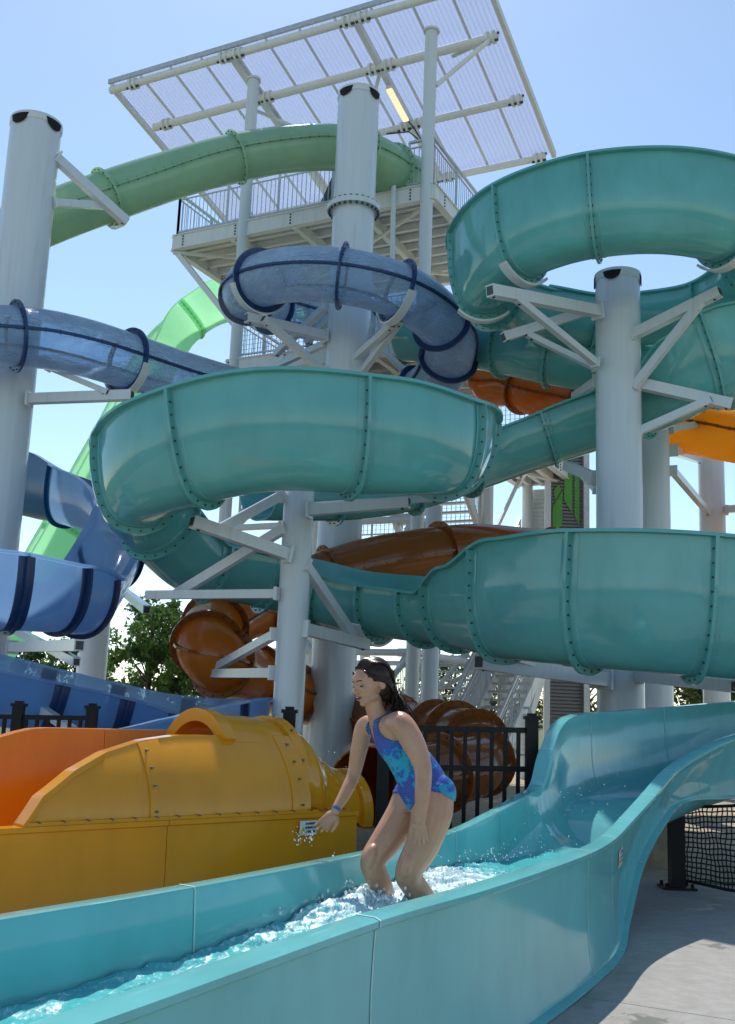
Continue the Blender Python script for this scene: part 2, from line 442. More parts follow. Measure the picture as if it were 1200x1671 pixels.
# upper loop: clockwise from above, out of the tower, far side, right side, camera side, left side
loopA = arc(cA, 2.05, 118, 60, at(880, 553, 16.9).z, at(1060, 560, 16.8).z, .95, .72, 2)
loopA += arc(cA, 2.05, 30, -90, at(1060, 560, 16.8).z - .06, at(960, 408, 13.0).z, 1.20, .70, 4)
zl = at(790, 521, 15.2).z
loopA += arc(cA, 2.05, -120, 180, 0, 0, 1.35, .7, 1)[:0]
for az, z, hl in ((-120, at(960, 408, 13.0).z - .04, 1.22), (-150, lerp(at(960, 408, 13).z, zl, .6), 1.26), (180, zl, 1.30), (150, at(838, 536, 16.1).z, 1.15), (122, at(885, 548, 16.8).z - .05, .95), (100, at(930, 552, 16.95).z - .04, .8)):
    loopA += arc(cA, 2.05 if az != 100 else 2.15, az % 360 if az > 0 else az, 0, z, z, hl, .7, 1)[:1]
PAth = Path(loopA)
build_flume(PAth, W, [1.0, 3.1, 4.6, 6.0, 7.7, 8.75, 10.0, 11.0], M['teal'], teal)
# start flume passing behind, then the lower leg coming back towards the left
low = [(at(660, 590, 20.3), .75, .75), (at(720, 594, 19.4), .75, .75), (at(775, 602, 18.7), .78, .78), (at(880, 624, 17.8), .78, .78), (at(970, 640, 17.6), .78, .78), (at(1060, 655, 17.8), .78, .78), (at(1150, 665, 18.0), .9, .78),
       (at(1235, 668, 17.6), 1.2, .78), (at(1275, 664, 16.6), 1.35, .78), (at(1255, 656, 15.5), 1.40, .75), (at(1195, 655, 14.9), 1.36, .72), (at(1140, 672, 15.0), 1.1, .72),
       (at(1080, 698, 15.5), .80, .72), (at(1010, 722, 16.0), .76, .72), (at(930, 748, 16.4), .76, .74), (at(860, 772, 16.5), .76, .8), (at(790, 798, 16.4), .76, .9), (at(700, 828, 15.9), .8, 1.0), (at(600, 846, 15.5), .9, 1.0), (at(500, 850, 15.0), 1.0, 1.0), (at(425, 850, 14.4), 1.0, .9)]
build_flume(Path(low), W, [2.4, 3.1, 3.9, 6, 8, 10.35, 12.4, 14.3, 16.2, 17.2, 18.5], M['teal'], teal, step=.15)
# middle bowl round the slim post and the long sweep to the right
mid = []
zr = at(800, 795, 13).z
for az, z, hl in ((38, zr + .02, .8), (8, zr - .1, .88), (-25, lerp(zr, at(560, 806, 10.6).z, .6), 1.02), (-60, at(560, 806, 10.6).z + .06, 1.14), (-95, at(560, 806, 10.6).z, 1.15), (-130, at(400, 835, 10.9).z, 1.13), (-160, at(300, 868, 11.8).z, 1.06), (170, at(225, 895, 12.8).z, 1.0), (140, at(262, 962, 13.6).z, .95), (112, at(370, 985, 14.3).z, .95)):
    mid += arc(cB, 1.92, az, 0, z, z, hl, .70 if az > -170 and az < 100 else .66, 1)[:1]
mid += [(at(470, 1004, 14.5), .92, .66), (at(560, 1030, 14.3), .90, .66), (at(650, 1044, 13.8), .9, .64), (at(722, 1052, 13.2), .9, .62), (at(775, 1064, 12.5), .9, .98), (at(850, 1078, 11.6), .85, 1.30),
        (at(950, 1088, 10.9), .72, 1.36), (at(1060, 1098, 10.5), .7, 1.36), (at(1180, 1108, 10.5), .7, 1.36), (at(1320, 1118, 10.8), .7, 1.25), (at(1440, 1130, 11.6), .7, 1.25), (at(1490, 1145, 12.8), .7, 1.2), (at(1440, 1160, 13.6), .7, 1.2)]
pm = Path(mid)
build_flume(pm, W, [1.1, 2.0, 3.25, 4.6, 5.85, 7.15, 8.3, 9.3, 10.5, 11.55, 12.55, 13.4, 14.65, 16.1, 17.6, 19], M['teal'], teal)

# ---- run-out flume
N0 = [(-1.55, 1.0, .7), (-.66, 2.64, .7), (.07, 4.06, .7), (.57, 4.88, .7), (1.0, 5.65, .7), (1.39, 6.41, .7)]
F0 = [(-2.36, 1.45, .7), (-1.70, 3.15, .7), (-.76, 4.62, .7), (-.22, 5.53, .7), (.2, 6.3, .7), (.62, 7.23, .7)]
st = []
for a, b, zf in zip(N0, F0, (.32, .33, .34, .35, .36, .37)): st.append((V(a), V(b), zf, V((a[0] + .02, a[1] - .01, .004)), .08))
more = [(at(1000, 1366, 7.1), at(800, 1322, 7.8), .40, None, .12), (at(1030, 1335, 7.6), at(845, 1296, 8.25), .46, at(1018, 1498, 7.75), .26),
        (at(1065, 1297, 8.1), at(868, 1280, 8.55), .48, at(1040, 1410, 8.15), .40), (at(1100, 1257, 8.6), at(885, 1222, 8.75), .53, at(1078, 1340, 8.6), .52),
        (at(1140, 1230, 9.1), at(918, 1170, 9.2), .60, at(1112, 1308, 9.1), .6), (at(1200, 1202, 9.6), at(1000, 1160, 10.1), .70, at(1185, 1302, 9.7), .65),
        (at(1290, 1180, 10.1), at(1100, 1152, 10.9), .82, at(1270, 1290, 10.2), .7), (at(1400, 1170, 10.7), at(1200, 1144, 11.5), 1.0, at(1380, 1280, 10.8), .4),
        (at(1560, 1165, 11.2), at(1400, 1132, 12.4), 1.1, at(1540, 1270, 11.3), .4)]
for a, b, zf, nb, rf in more:
    st.append((a, b, zf, nb if nb is not None else V((a.x + .02, a.y, .004)), rf))
def run_ring(t, th=.03, rim=.085):
    n = catmull([s[0] for s in st], t); f = catmull([s[1] for s in st], t); zf = catmull([float(s[2]) for s in st], t); nb = catmull([s[3] for s in st], t); rf = catmull([float(s[4]) for s in st], t)
    L = (f - n); L.z = 0; wd = L.length; L.normalize(); Z = V((0, 0, 1)); r = []
    fb = V((f.x, f.y, zf - .04)); fb = fb + L * .0
    near_in = n + L * rim; far_in = f - L * rim
    # exterior, from foot of the near wall up (slight bulge), rim, interior, far rim, far exterior
    foot = V((nb.x, nb.y, nb.z))
    r.append(foot - L * .06); r.append(foot - L * .06 + Z * .012); r.append(foot - L * .012 + Z * .02)
    for k in range(1, 6):
        q = foot.lerp(n - Z * .05, k / 6); r.append(q + L * (-.0 + .02 * math.sin(PI * k / 6)))
    r += [n - Z * .045, n - L * .022 - Z * .03, n - L * .022 - Z * .008, n, near_in, near_in + L * .006 - Z * .012]
    h = near_in.z - zf; rr = min(max(.08, rf * .45), h * .9, wd * .42)
    b0 = V((near_in.x, near_in.y, zf)) + L * .02
    for k in range(7):
        a = PI / 2 * k / 6; r.append(b0 + L * rr * (1 - math.cos(a)) + Z * rr * (1 - math.sin(a)))
    b1 = V((far_in.x, far_in.y, zf)) - L * .02; h2 = far_in.z - zf; r2 = min(rf * 1.15, h2 * .9, wd * .42)
    for k in range(7):
        a = PI / 2 * (1 - k / 6); r.append(b1 - L * r2 * (1 - math.cos(a)) + Z * r2 * (1 - math.sin(a)))
    r += [far_in - L * .006 - Z * .012, far_in, f, f + L * .022 - Z * .008, f + L * .022 - Z * .03, f - Z * .045, V((f.x, f.y, min(zf, nb.z)))]
    r.append(V((f.x, f.y, nb.z + .0)))
    if nb.z > .01:
        m = (V((f.x, f.y, 0)) + V((nb.x, nb.y, 0))) / 2
    return r
for a, b in ((0, 2.03), (2.03, 4.95), (4.95, 6.0), (6.0, 6.95), (6.95, 8.0), (8.0, 9.0), (9.0, 10.4), (10.4, 11.7), (11.7, 14)):
    Nn = max(4, int((b - a) / .08)); rg = [run_ring(lerp(a, b, k / Nn)) for k in range(Nn + 1)]
    vs, fs = loft(rg, True, False); o = mesh_obj('runout_section', vs, fs, M['tealrun'], teal, sharp=38)
    if b < 14:
        R0 = run_ring(b - .004); R1 = run_ring(b + .004); cc = sum(R0, V()) / len(R0); q0 = []; q1 = []
        mb = MB(); sel = range(1, len(R0) - 2)
        for k in sel:
            T = (R0[k + 1] - R0[k - 1]).cross(R1[k] - R0[k]); T = T.normalized() if T.length > 1e-9 else V((0, 0, 1))
            q0.append(R0[k] - T * -.0025); q1.append(R1[k] - T * -.0025)
        fl = []
        nq = len(q0); allv = q0 + q1 + [p - (p - cc).normalized() * 0 for p in q0]
        z0_ = [p + (q - p) * 0 for p, q in zip(q0, q1)]
        for sg in (1, -1):
            a0_ = []; a1_ = []
            for k in sel:
                T = (R0[k + 1] - R0[k - 1]).cross(R1[k] - R0[k]); T = T.normalized() if T.length > 1e-9 else V((0, 0, 1)); a0_.append(R0[k] + T * .003 * sg); a1_.append(R1[k] + T * .003 * sg)
            mb.add(a0_ + a1_, [(k, k + 1, nq + k + 1, nq + k) for k in range(nq - 1)])
        mb.build('seam', M['seam'], o)
# ================================================================== GREEN TUBE AND GREEN RIBBON
gt = thing('tube_slide', 'mint green closed tube slide curving from the top deck towards the left edge', 'water slide', (-3, 19, 0))
g = [(at(668, 292, 21.2), .52), (at(645, 284, 20.6), .54), (at(612, 262, 20.0), .50), (at(555, 242, 19.6), .46), (at(480, 243, 19.35), .46), (at(390, 256, 19.0), .46), (at(290, 283, 18.6), .46), (at(190, 316, 18.1), .47), (at(85, 354, 17.6), .47), (at(-30, 404, 17.2), .47), (at(-160, 470, 17.2), .47), (at(-260, 530, 18), .47)]
pg = Path([(p, r) for p, r in g]); build_tube(pg, [1.3, 2.3, 5.05, 7.15, 9.3], M['green'], gt, M['green'], step=.1, seammat=M['green'])
gr = thing('speed_slide', 'bright see-through green chute dropping steeply to the left behind everything else', 'water slide', (-8, 26, 0))
rb = [(at(u, v, y), 1.05, 1.05) for u, v, y in ((560, 560, 27), (490, 520, 27), (425, 514, 27), (372, 524, 27), (334, 546, 26.8), (303, 580, 26.6), (258, 660, 26.2), (200, 768, 25.8), (138, 884, 25.4), (66, 1010, 25), (0, 1110, 24.8))]
build_flume(Path(rb), .50, [2, 4.1, 6, 8], M['ribbon'], gr, fmat=M['ribbon'], step=.12, depth=.05)

# ================================================================== CLEAR BLUE TUBE
bt = thing('tube_slide', 'clear blue tube slide with navy flanges curling round the tallest post', 'water slide', (pC.x, 18, 0))
cC = pC; RB = 1.86; zb = lambda u, v, Y: at(u, v, Y).z
b = [(at(600, 540, 21.5), .46), (at(560, 500, 20.3), .46)]
for az, z in ((110, zb(470, 515, 19.7)), (145, zb(425, 500, 19.1)), (180, zb(400, 482, 18)), (-150, zb(420, 458, 17)), (-120, zb(470, 448, 16.4)), (-90, zb(560, 452, 16.15)), (-60, zb(645, 478, 16.4)), (-30, zb(712, 522, 17)), (0, zb(733, 570, 18)), (28, zb(718, 622, 18.8)), (60, zb(650, 655, 19.5)), (90, zb(560, 662, 19.8)), (115, zb(480, 660, 19.6))):
    b += arc(cC, RB, az % 360 if az >= 0 else az, 0, z, z, .46, 0., 1)[:1]
b += [(at(400, 644, 18.7), .46), (at(300, 618, 17.6), .47), (at(212, 590, 16.7), .47), (at(140, 568, 16.1), .47), (at(60, 552, 15.6), .47), (at(-30, 548, 15.2), .47), (at(-140, 560, 15.2), .47), (at(-230, 600, 16.0), .47), (at(-240, 650, 17), .47), (at(-160, 700, 17.2), .47)]
pb = Path([(p, a) for p, a, *_ in b])
build_tube(pb, [1.8, 3.0, 4.0, 5.2, 6.9, 7.9, 9.05, 10.3, 11.4, 13, 14.3, 17.05, 19.4, 21], M['blueclear'], bt, M['navy'], seammat=M['navy'], step=.1, depth=.10)
# ================================================================== BLUE FLUME (left)
bf = thing('flume_slide', 'see-through blue open flume with navy joints looping round the post at the left edge', 'water slide', (-5, 12.5, 0))
cD = V((-5.17, 13.4, 0))
f = [(at(-160, 790, 19.0), 1.1, .9), (at(-60, 820, 18.8), 1.15, .95), (at(20, 838, 18.5), .95, 1.15), (at(64, 848, 18.2), .92, 1.12), (at(130, 864, 17.3), .8, .92), (at(200, 900, 15.8), .7, .64)]
for az, z, hl in ((12, 2.42, .72), (-25, 2.26, .80), (-60, at(120, 1034, 12.0).z, .88), (-95, at(0, 1044, 11.7).z, .88), (-130, at(-90, 1046, 12.0).z, .88), (-165, at(-170, 1060, 12.8).z, .88)):
    f += arc(cD, 1.62, az, 0, z, z, hl, .62, 1)[:1]
pf = Path(f)
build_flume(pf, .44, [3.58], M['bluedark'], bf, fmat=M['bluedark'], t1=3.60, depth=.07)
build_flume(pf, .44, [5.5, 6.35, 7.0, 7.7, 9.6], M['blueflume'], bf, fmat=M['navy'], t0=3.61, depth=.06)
bl = thing('flume_slide', 'lower blue flume turning back on itself just above the yellow slide', 'water slide', (-3.5, 12, 0))
lo2 = [(at(u, v, y), a, b) for u, v, y, a, b in ((-180, 1160, 12.9, .92, .66), (-70, 1174, 13.1, .92, .66), (20, 1190, 13.4, .9, .66), (100, 1205, 13.7, .88, .66), (180, 1220, 14.0, .86, .66), (262, 1236, 14.2, .84, .64), (335, 1244, 14.1, .84, .6), (374, 1243, 13.4, .80, .56), (356, 1250, 12.5, .80, .56),
       (300, 1266, 11.9, .78, .56), (235, 1288, 11.5, .76, .56), (150, 1304, 11.2, .7, .56), (50, 1314, 11.2, .66, .56), (-60, 1320, 11.3, .6, .56))]
build_flume(Path(lo2), .46, [1.0, 2.6, 4.0, 5.3, 8.3, 9.5, 10.8, 12], M['blueflume'], bl, fmat=M['navy'], depth=.05)

# ================================================================== ORANGE TUBE
og = thing('tube_slide', 'orange closed tube slide running behind the teal flumes and coiling down by the fence', 'water slide', (1, 17, 0))
o = [(at(790, 590, 21.6), .42), (at(800, 625, 21.0), .42), (at(840, 630, 20.4), .44), (at(905, 652, 19.6), .46), (at(1000, 678, 19.2), .46), (at(1080, 690, 19.0), .47), (at(1160, 706, 18.8), .48), (at(1260, 726, 18.7), .48), (at(1360, 760, 19.5), .48), (at(1380, 810, 20.6), .48), (at(1300, 895, 21), .48), (at(1150, 922, 20.6), .48), (at(980, 918, 19.8), .48), (at(850, 903, 19), .48), (at(760, 899, 18.3), .48), (at(640, 915, 17.6), .47), (at(540, 940, 17.2), .45), (at(455, 978, 17.0), .45),
     (at(397, 1000, 16.5), .45), (at(352, 1022, 15.8), .45), (at(338, 1054, 15.0), .44), (at(364, 1082, 15.0), .44), (at(412, 1104, 16.2), .44), (at(480, 1132, 18.0), .44), (at(560, 1160, 18.8), .44), (at(650, 1184, 17.2), .41), (at(716, 1196, 16.0), .41), (at(758, 1204, 15.1), .42), (at(785, 1226, 14.4), .40), (at(772, 1250, 13.7), .40), (at(720, 1262, 13.1), .40), (at(650, 1274, 12.5), .40), (at(600, 1284, 11.2), .42), (at(572, 1292, 10.0), .36)]
po = Path(o)
cols = [(0, 4.4, 'orange'), (4.4, 8.5, 'amber'), (8.5, 17.5, 'brown'), (17.5, 21.0, 'orange'), (21.0, 23, 'orange'), (23, 32, 'brown')]  # brown lengths are the same orange tube with its shade painted in
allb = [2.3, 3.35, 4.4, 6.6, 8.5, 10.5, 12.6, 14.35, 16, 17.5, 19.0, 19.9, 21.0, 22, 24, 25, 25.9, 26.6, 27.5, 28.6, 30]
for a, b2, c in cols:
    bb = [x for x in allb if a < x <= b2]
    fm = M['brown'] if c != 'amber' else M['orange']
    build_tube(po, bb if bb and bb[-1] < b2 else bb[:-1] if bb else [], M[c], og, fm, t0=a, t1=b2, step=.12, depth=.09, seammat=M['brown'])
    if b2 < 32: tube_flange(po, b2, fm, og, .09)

# ================================================================== YELLOW RUN-OUT
ye = thing('runout_slide', 'yellow slide run-out with a bulging hood and orange inside, beyond the teal trough', 'water slide', (-1.5, 7, 0))
ztop = .70
basep = [atz(u, v, ztop) for u, v in ((-160, 1366), (37, 1350), (140, 1343), (250, 1335), (350, 1327), (455, 1319), (520, 1322), (583, 1323))]
dirn = (basep[-1] - basep[1]).normalized(); inn = V((-dirn.y, dirn.x, 0)); Zv = V((0, 0, 1))
# straighten the line
B0 = basep[1]; ln = lambda s: B0 + dirn * s
Ltot = (basep[-1] - B0).length
sl = [(p - B0).dot(dirn) for p in basep]
def panel(s0, s1, name='side_wall'):
    N = 12; rg = []
    for k in range(N + 1):
        s = lerp(s0, s1, k / N); p = ln(s); q = V((p.x, p.y, 0))
        rg.append([q - inn * .07, q - inn * .07 + Zv * .02, q, q + Zv * .35 - inn * .012, q + Zv * (ztop - .04), p - inn * .02 - Zv * .03, p - inn * .02, p + inn * .10, p + inn * .10 - Zv * .3, q + inn * .10])
    vs, fs = loft(rg); return mesh_obj(name, vs, fs, M['yellow'], ye, sharp=40)
panel(-3.2, sl[3] + .02); panel(sl[3] + .026, Ltot)
WT = 1.05   # inside width
# curved upper side panels: profile from base line bulging out then leaning in
def top_h(s):   # height of the curved panel above the base, along s
    ks = [(0.0, 0.0), (.12, .16), (.36, .31), (.62, .42), (.95, .50), (1.25, .535), (1.9, .545), (2.6, .55), (3.1, .56)]
    for (a, ha), (b_, hb) in zip(ks, ks[1:]):
        if s <= b_: return lerp(ha, hb, (s - a) / (b_ - a))
    return ks[-1][1]
sF = [(p - B0).dot(dirn) for p in (atz(245, 1335, ztop), atz(445, 1320, ztop))]
def side_ring(s, th=.03, o=0.0):
    H = top_h(max(0, s)) + .001; p = ln(s) + inn * .02; out = []
    for k in range(10):
        f_ = k / 9; z = H * f_; x = .30 * (z / .56) ** 2.0 - o
        out.append(p + inn * x + Zv * z)
    tp = out[-1]; inner = [q + inn * th for q in reversed(out)]
    return out + [tp + Zv * .004, tp + Zv * .004 + inn * .11, tp + inn * .11 - Zv * .03] + inner
def curved(s0, s1):
    N = max(6, int((s1 - s0) / .04)); rg = [side_ring(lerp(s0, s1, k / N)) for k in range(N + 1)]
    vs, fs = loft(rg); return mesh_obj('upper_panel', vs, fs, M['yellow'], ye, sharp=45)
c1 = curved(0.0, sF[0]); c2 = curved(sF[0] + .008, sF[1])
for s in sF:
    mb = MB(); rg = []
    for ds in (-.09, -.085, .085, .09):
        rr_ = side_ring(s + ds); o_ = .012 if abs(ds) < .09 else -.004
        rg.append([q - inn * o_ for q in rr_[:10]] + [q + inn * .01 for q in reversed(rr_[:10])])
    vs, fs = loft(rg); mb.add(vs, fs, 0)
    for k in (1, 4, 6, 8):
        for d2 in ((-.045,) if s == sF[0] else (.0,)):
            q = side_ring(s + d2)[k] - inn * .022; mb.disc(q, inn, .008, .03, 8, 1)
    mb.build('joint_flange', [M['yellow'], M['dullbolt']], c2)
mb = MB(); 
for k in range(16):
    s = .1 + k * (sF[1] + .3) / 15; mb.disc(ln(s) - inn * .0 + Zv * .022, inn, .006, .05, 8, 1)
mb.beam(ln(.02) + inn * .005 + Zv * .012, ln(Ltot - .4) + inn * .005 + Zv * .012, .035, .022)
mb.build('bolted_edge', [M['yellow'], M['dullbolt']], ye)
# curved cut edge rim of the panel
mb = MB(); N = 30
rg = []
for k in range(N + 1):
    s = -.02 + k / N * (.62); q = side_ring(max(.001, s))[9]; rg.append([q - inn * .03 - Zv * .03, q - inn * .03 + Zv * .012, q + inn * .08 + Zv * .012, q + inn * .08 - Zv * .03])
vs, fs = loft(rg); mb.add(vs, fs, 0); mb.build('rim', M['yellow'], ye)
# floor and far wall
def proj_u(p):
    q = p - V((0, 0, CZ)); c = V((q.dot(V((Xc.x, Yc.x, Zc.x))), 0, 0)); x = Xc.x * q.x + Yc.x * q.y + Zc.x * q.z; z = Xc.z * q.x + Yc.z * q.y + Zc.z * q.z
    return 600 + FPX * x / -z
def s_for_u(u, off, z):
    a, b_ = -2.0, 6.0
    for _ in range(40):
        m_ = (a + b_) / 2; p = ln(m_) + inn * off; p.z = z
        if proj_u(p) < u: a = m_
        else: b_ = m_
    return a
S60 = s_for_u(75, WT, 1.25)
def far_ring(s):
    p = ln(s) + inn * WT; f_ = max(0, min(1, (s + .2) / 1.2)); H = .54 - .15 * min(1.6, max(0, (S60 - s) / .5)) ** 1.5
    fl = .34; o_ = ln(s) + inn * .12; o_.z = fl; pts = [o_]
    for k in range(10):
        a = PI / 2 * k / 9; pts.append(V((p.x, p.y, fl)) - inn * .35 * (1 - math.sin(a)) + Zv * .35 * (1 - math.cos(a)))
    tp = V((p.x, p.y, ztop + H)); pts += [tp + inn * .04, tp + inn * .05 + Zv * .012, tp + inn * .16 + Zv * .012, tp + inn * .16 - Zv * .04, V((p.x, p.y, .3)) + inn * .06, o_ - Zv * .05]
    return pts
for a, b2 in ((-3.2, -.25), (-.245, sF[0] + .15), (sF[0] + .155, sF[1])):
    N = 12; rg = [far_ring(lerp(a, b2, k / N)) for k in range(N + 1)]; vs, fs = loft(rg); mesh_obj('trough', vs, fs, M['yelin'], ye, sharp=40)
# hood: tube that tapers away to the right, with an arched mouth
s0_ = s_for_u(326, .62, 1.3); s1_ = s_for_u(436, .62, 1.2); s2_ = s_for_u(498, .58, 1.0); s3_ = s_for_u(530, .56, .9); s4_ = s_for_u(562, .54, .8)
ax = [(s0_, .62, .50, .90), (lerp(s0_, s1_, .5), .62, .50, .89), (s1_, .62, .49, .87), (lerp(s1_, s2_, .5), .60, .46, .83), (s2_, .58, .38, .74), (s3_, .56, .33, .68), (s4_, .54, .30, .63)]
ax = [(V(((ln(s) + inn * o_).x, (ln(s) + inn * o_).y, z)), r) for s, o_, r, z in ax]
ph_ = Path(ax)
def hood_ring(t, off=0.):
    km = 20 if t < 2.005 else 27
    p = ph_.pt(t); r = lin(ph_.A, t) + off; return [p + inn * math.cos(PI * k / 24) * r * .92 + Zv * math.sin(PI * k / 24) * r for k in range(-2, km)]
def hood(t0, t1, mat='yellow'):
    N = 20; rg = []
    for k in range(N + 1):
        t = lerp(t0, t1, k / N); a = hood_ring(t); b_ = hood_ring(t, -.035); rg.append(a + list(reversed(b_)))
    vs, fs = loft(rg); return mesh_obj('hood', vs, fs, M[mat], ye, sharp=45)
h1 = hood(.0, 2.0); h2 = hood(2.02, 6.0)
for t, parent in ((.03, h1), (2.01, h2), (5.95, h2)):
    mb = MB(); rg = []
    for dd in (-.05, .05):
        a = [q + dirn * dd for q in hood_ring(t, .035 if t < 5 else .05)]; b_ = [q + dirn * dd for q in hood_ring(t, -.06 if t < 1 else -.01)]; rg.append(a + list(reversed(b_)))
    vs, fs = loft(rg); mb.add(vs, fs, 0)
    if t > 1:
        for k in range(3, 27, 4): mb.disc(hood_ring(t, .038)[k] , (hood_ring(t, .1)[k] - hood_ring(t)[k]).normalized(), .011, .02, 8, 1)
    mb.build('joint_flange', [M['yellow'], M['dullbolt']], parent)

# ================================================================== WARNING STICKERS
def sticker(root, c, xd, yd, w_, h_, nrm):
    mb = MB()
    def q(x, y, a, b_, mi, k):
        o_ = c + xd * x + yd * y + nrm * (.001 + .0012 * k); mb.add([o_, o_ + xd * a, o_ + xd * a + yd * b_, o_ + yd * b_], [(0, 1, 2, 3)], mi)
    q(-w_ / 2, -h_ / 2, w_, h_, 0, 0)
    o_ = c + nrm * .0035; tri = [(-.46, -.36), (-.16, -.36), (-.31, .12)]
    mb.add([o_ + xd * a * w_ + yd * b_ * h_ for a, b_ in tri], [(0, 1, 2)], 1)
    o_ = c + nrm * .0050; mb.add([o_ + xd * a * w_ + yd * b_ * h_ for a, b_ in ((-.325, -.2), (-.295, -.2), (-.30, 0), (-.32, 0))], [(0, 1, 2, 3)], 2)
    # three rows of small dark lettering
    rnd = random.Random(3)
    for row, (y, x0, x1) in enumerate(((.22, -.16, .42), (-.06, -.18, .45), (-.34, -.1, .40))):
        x = x0
        while x < x1:
            ww = rnd.uniform(.030, .042)
            q(x * w_, y * h_, ww * w_, .16 * h_, 2, 3)
            if rnd.random() < .5: q((x + ww * .3) * w_, (y + .05) * h_, ww * .35 * w_, .05 * h_, 0, 4)
            x += ww + (.034 if rnd.random() < .22 else .010)
    mb.build('warning_sticker', [plain('sticker_white', (.72, .72, .68), .4), plain('sticker_yellow', (.8, .6, .04), .4), plain('sticker_ink', (.02, .02, .02), .5)], root, smooth=False)
cS = ln((atz(560, 1336, ztop) - B0).dot(dirn)) - Zv * .10 - inn * .032
sticker(ye, cS, dirn, Zv, .165, .10, -inn)
t_ = 7.0
rA = run_ring(6.50); rB = run_ring(6.60); pA_ = rA[6]; xd = (rB[6] - rA[6]).normalized(); yd = (rA[7] - rA[5]).normalized(); nn = xd.cross(yd).normalized(); yd = nn.cross(xd)
sticker(teal, at(1018, 1375, 7.3) if False else rA[7].lerp(rA[6], .3) + nn * .004, xd, yd, .16, .115, nn)
# ================================================================== BRACKETS ON THE POSTS
def arms(root, lst):
    for x in lst:
        a, b = x[0], x[1]; w_ = x[2] if len(x) > 2 else .11
        arm(root, at(*a), at(*b), w_, w_ * 1.15)
arms(PA, [((975, 508, 14.72), (800, 474, 13.1), .14), ((972, 592, 14.75), (842, 486, 13.4), .09), ((975, 503, 15.0), (822, 550, 14.5), .12), ((972, 600, 15.0), (860, 545, 14.6), .08),
          ((1034, 546, 14.75), (1175, 476, 13.9), .13), ((1036, 630, 14.75), (1145, 492, 14.05), .10), ((1038, 625, 14.9), (1194, 660, 14.6), .14), ((1044, 703, 14.9), (1160, 652, 14.6), .10),
          ((976, 622, 15.3), (938, 648, 16.9), .12), ((973, 780, 15.25), (925, 760, 16.2), .13), ((973, 800, 15.25), (950, 775, 16.0), .07),
          ((988, 1109, 14.7), (782, 1080, 12.9), .16), ((972, 1112, 14.8), (835, 1070, 13.2), .11), ((1040, 1104, 14.7), (1200, 1120, 11.4), .12)])
arms(PB, [((470, 905, 12.3), (314, 851, 11.6), .12), ((465, 862, 12.4), (285, 972, 13.0), .10), ((460, 808, 12.4), (350, 868, 11.9), .10), ((452, 969, 12.35), (240, 971, 12.8), .09),
          ((504, 833, 12.3), (668, 820, 12.0), .11), ((504, 826, 12.4), (720, 812, 12.2), .07), ((498, 922, 12.4), (576, 1038, 13.5), .10), ((494, 1026, 12.4), (598, 1052, 13.6), .12), ((450, 1035, 12.5), (330, 1102, 15.2), .09), ((448, 1098, 12.5), (325, 1099, 15.2), .10)])
arms(PC, [((530, 548, 17.8), (402, 518, 16.9), .14), ((528, 606, 17.8), (430, 520, 16.9), .11), ((532, 500, 18.0), (450, 578, 19.2), .11), ((532, 560, 18), (440, 602, 19.4), .10),
          ((580, 584, 17.7), (640, 530, 16.5), .10), ((592, 606, 17.7), (655, 522, 16.5), .10), ((585, 470, 18), (500, 560, 19.0), .10), ((505, 1115, 17.9), (420, 1100, 16.8), .13)])
arms(PD, [((92, 258, 16.5), (206, 362, 17.4), .14), ((88, 331, 16.5), (178, 336, 17.3), .11), ((48, 651, 16.2), (216, 645, 15.9), .14), ((80, 600, 16.2), (176, 640, 15.9), .08), ((20, 1056, 16.0), (130, 1053, 12.2), .12), ((20, 1025, 16.1), (125, 1080, 12.4), .09), ((0, 1110, 15.9), (118, 1192, 11.9), .09)])
saddle(PD, pg, 7.15, .47, -30, 70); saddle(PD, pb, 17.05, .46, -75, 75, .11)
saddle(PC, pb, 5.2, .46, -70, 70, .11); saddle(PC, pb, 7.9, .46, -70, 70, .11)
saddle(PA, PAth, 8.75, W, -45, 45, .085); saddle(PA, PAth, 10.0, W, -40, 40, .085); saddle(PA, PAth, 6.0, W, -45, 45, .085)
saddle(PA, pm, 11.55, W, -60, 50, .09)
arms(PE_, [((1098, 735, 18.0), (1142, 750, 21.7), .13), ((1098, 768, 18.0), (1156, 836, 21.7), .11), ((1095, 700, 18), (1150, 690, 18.6), .1)])
arms(PG, [((1182, 832, 21.9), (1240, 826, 20.6), .13)])
arms(PH, [((190, 955, 19.8), (240, 995, 15), .11)])

# ================================================================== TOWER
R_ = at(697, 301, 20); L_ = atz(285, 385, R_.z); tt = (L_ - R_).normalized(); nn_ = V((-tt.y, tt.x, 0)); nn_ = nn_ if nn_.y > 0 else -nn_
O_ = V((R_.x, R_.y, 0))
tw = lambda a, b, z: O_ + tt * a + nn_ * b + V((0, 0, z))
tower = thing('slide_tower', 'white steel stair tower with railed decks under a slanted ribbed roof', 'tower', tw(2, 2, 0))
ZD = R_.z; S = M['steel']
def col(a, b, z1, r=.135, z0=0.0):
    mb = MB(); mb.tube([tw(a, b, z0), tw(a, b, z1)], r, 20); mb.tube([tw(a, b, z1 - .02), tw(a, b, z1 + .03)], r + .04, 20)
    mb.build('column', M['white'], tower, sharp=60)
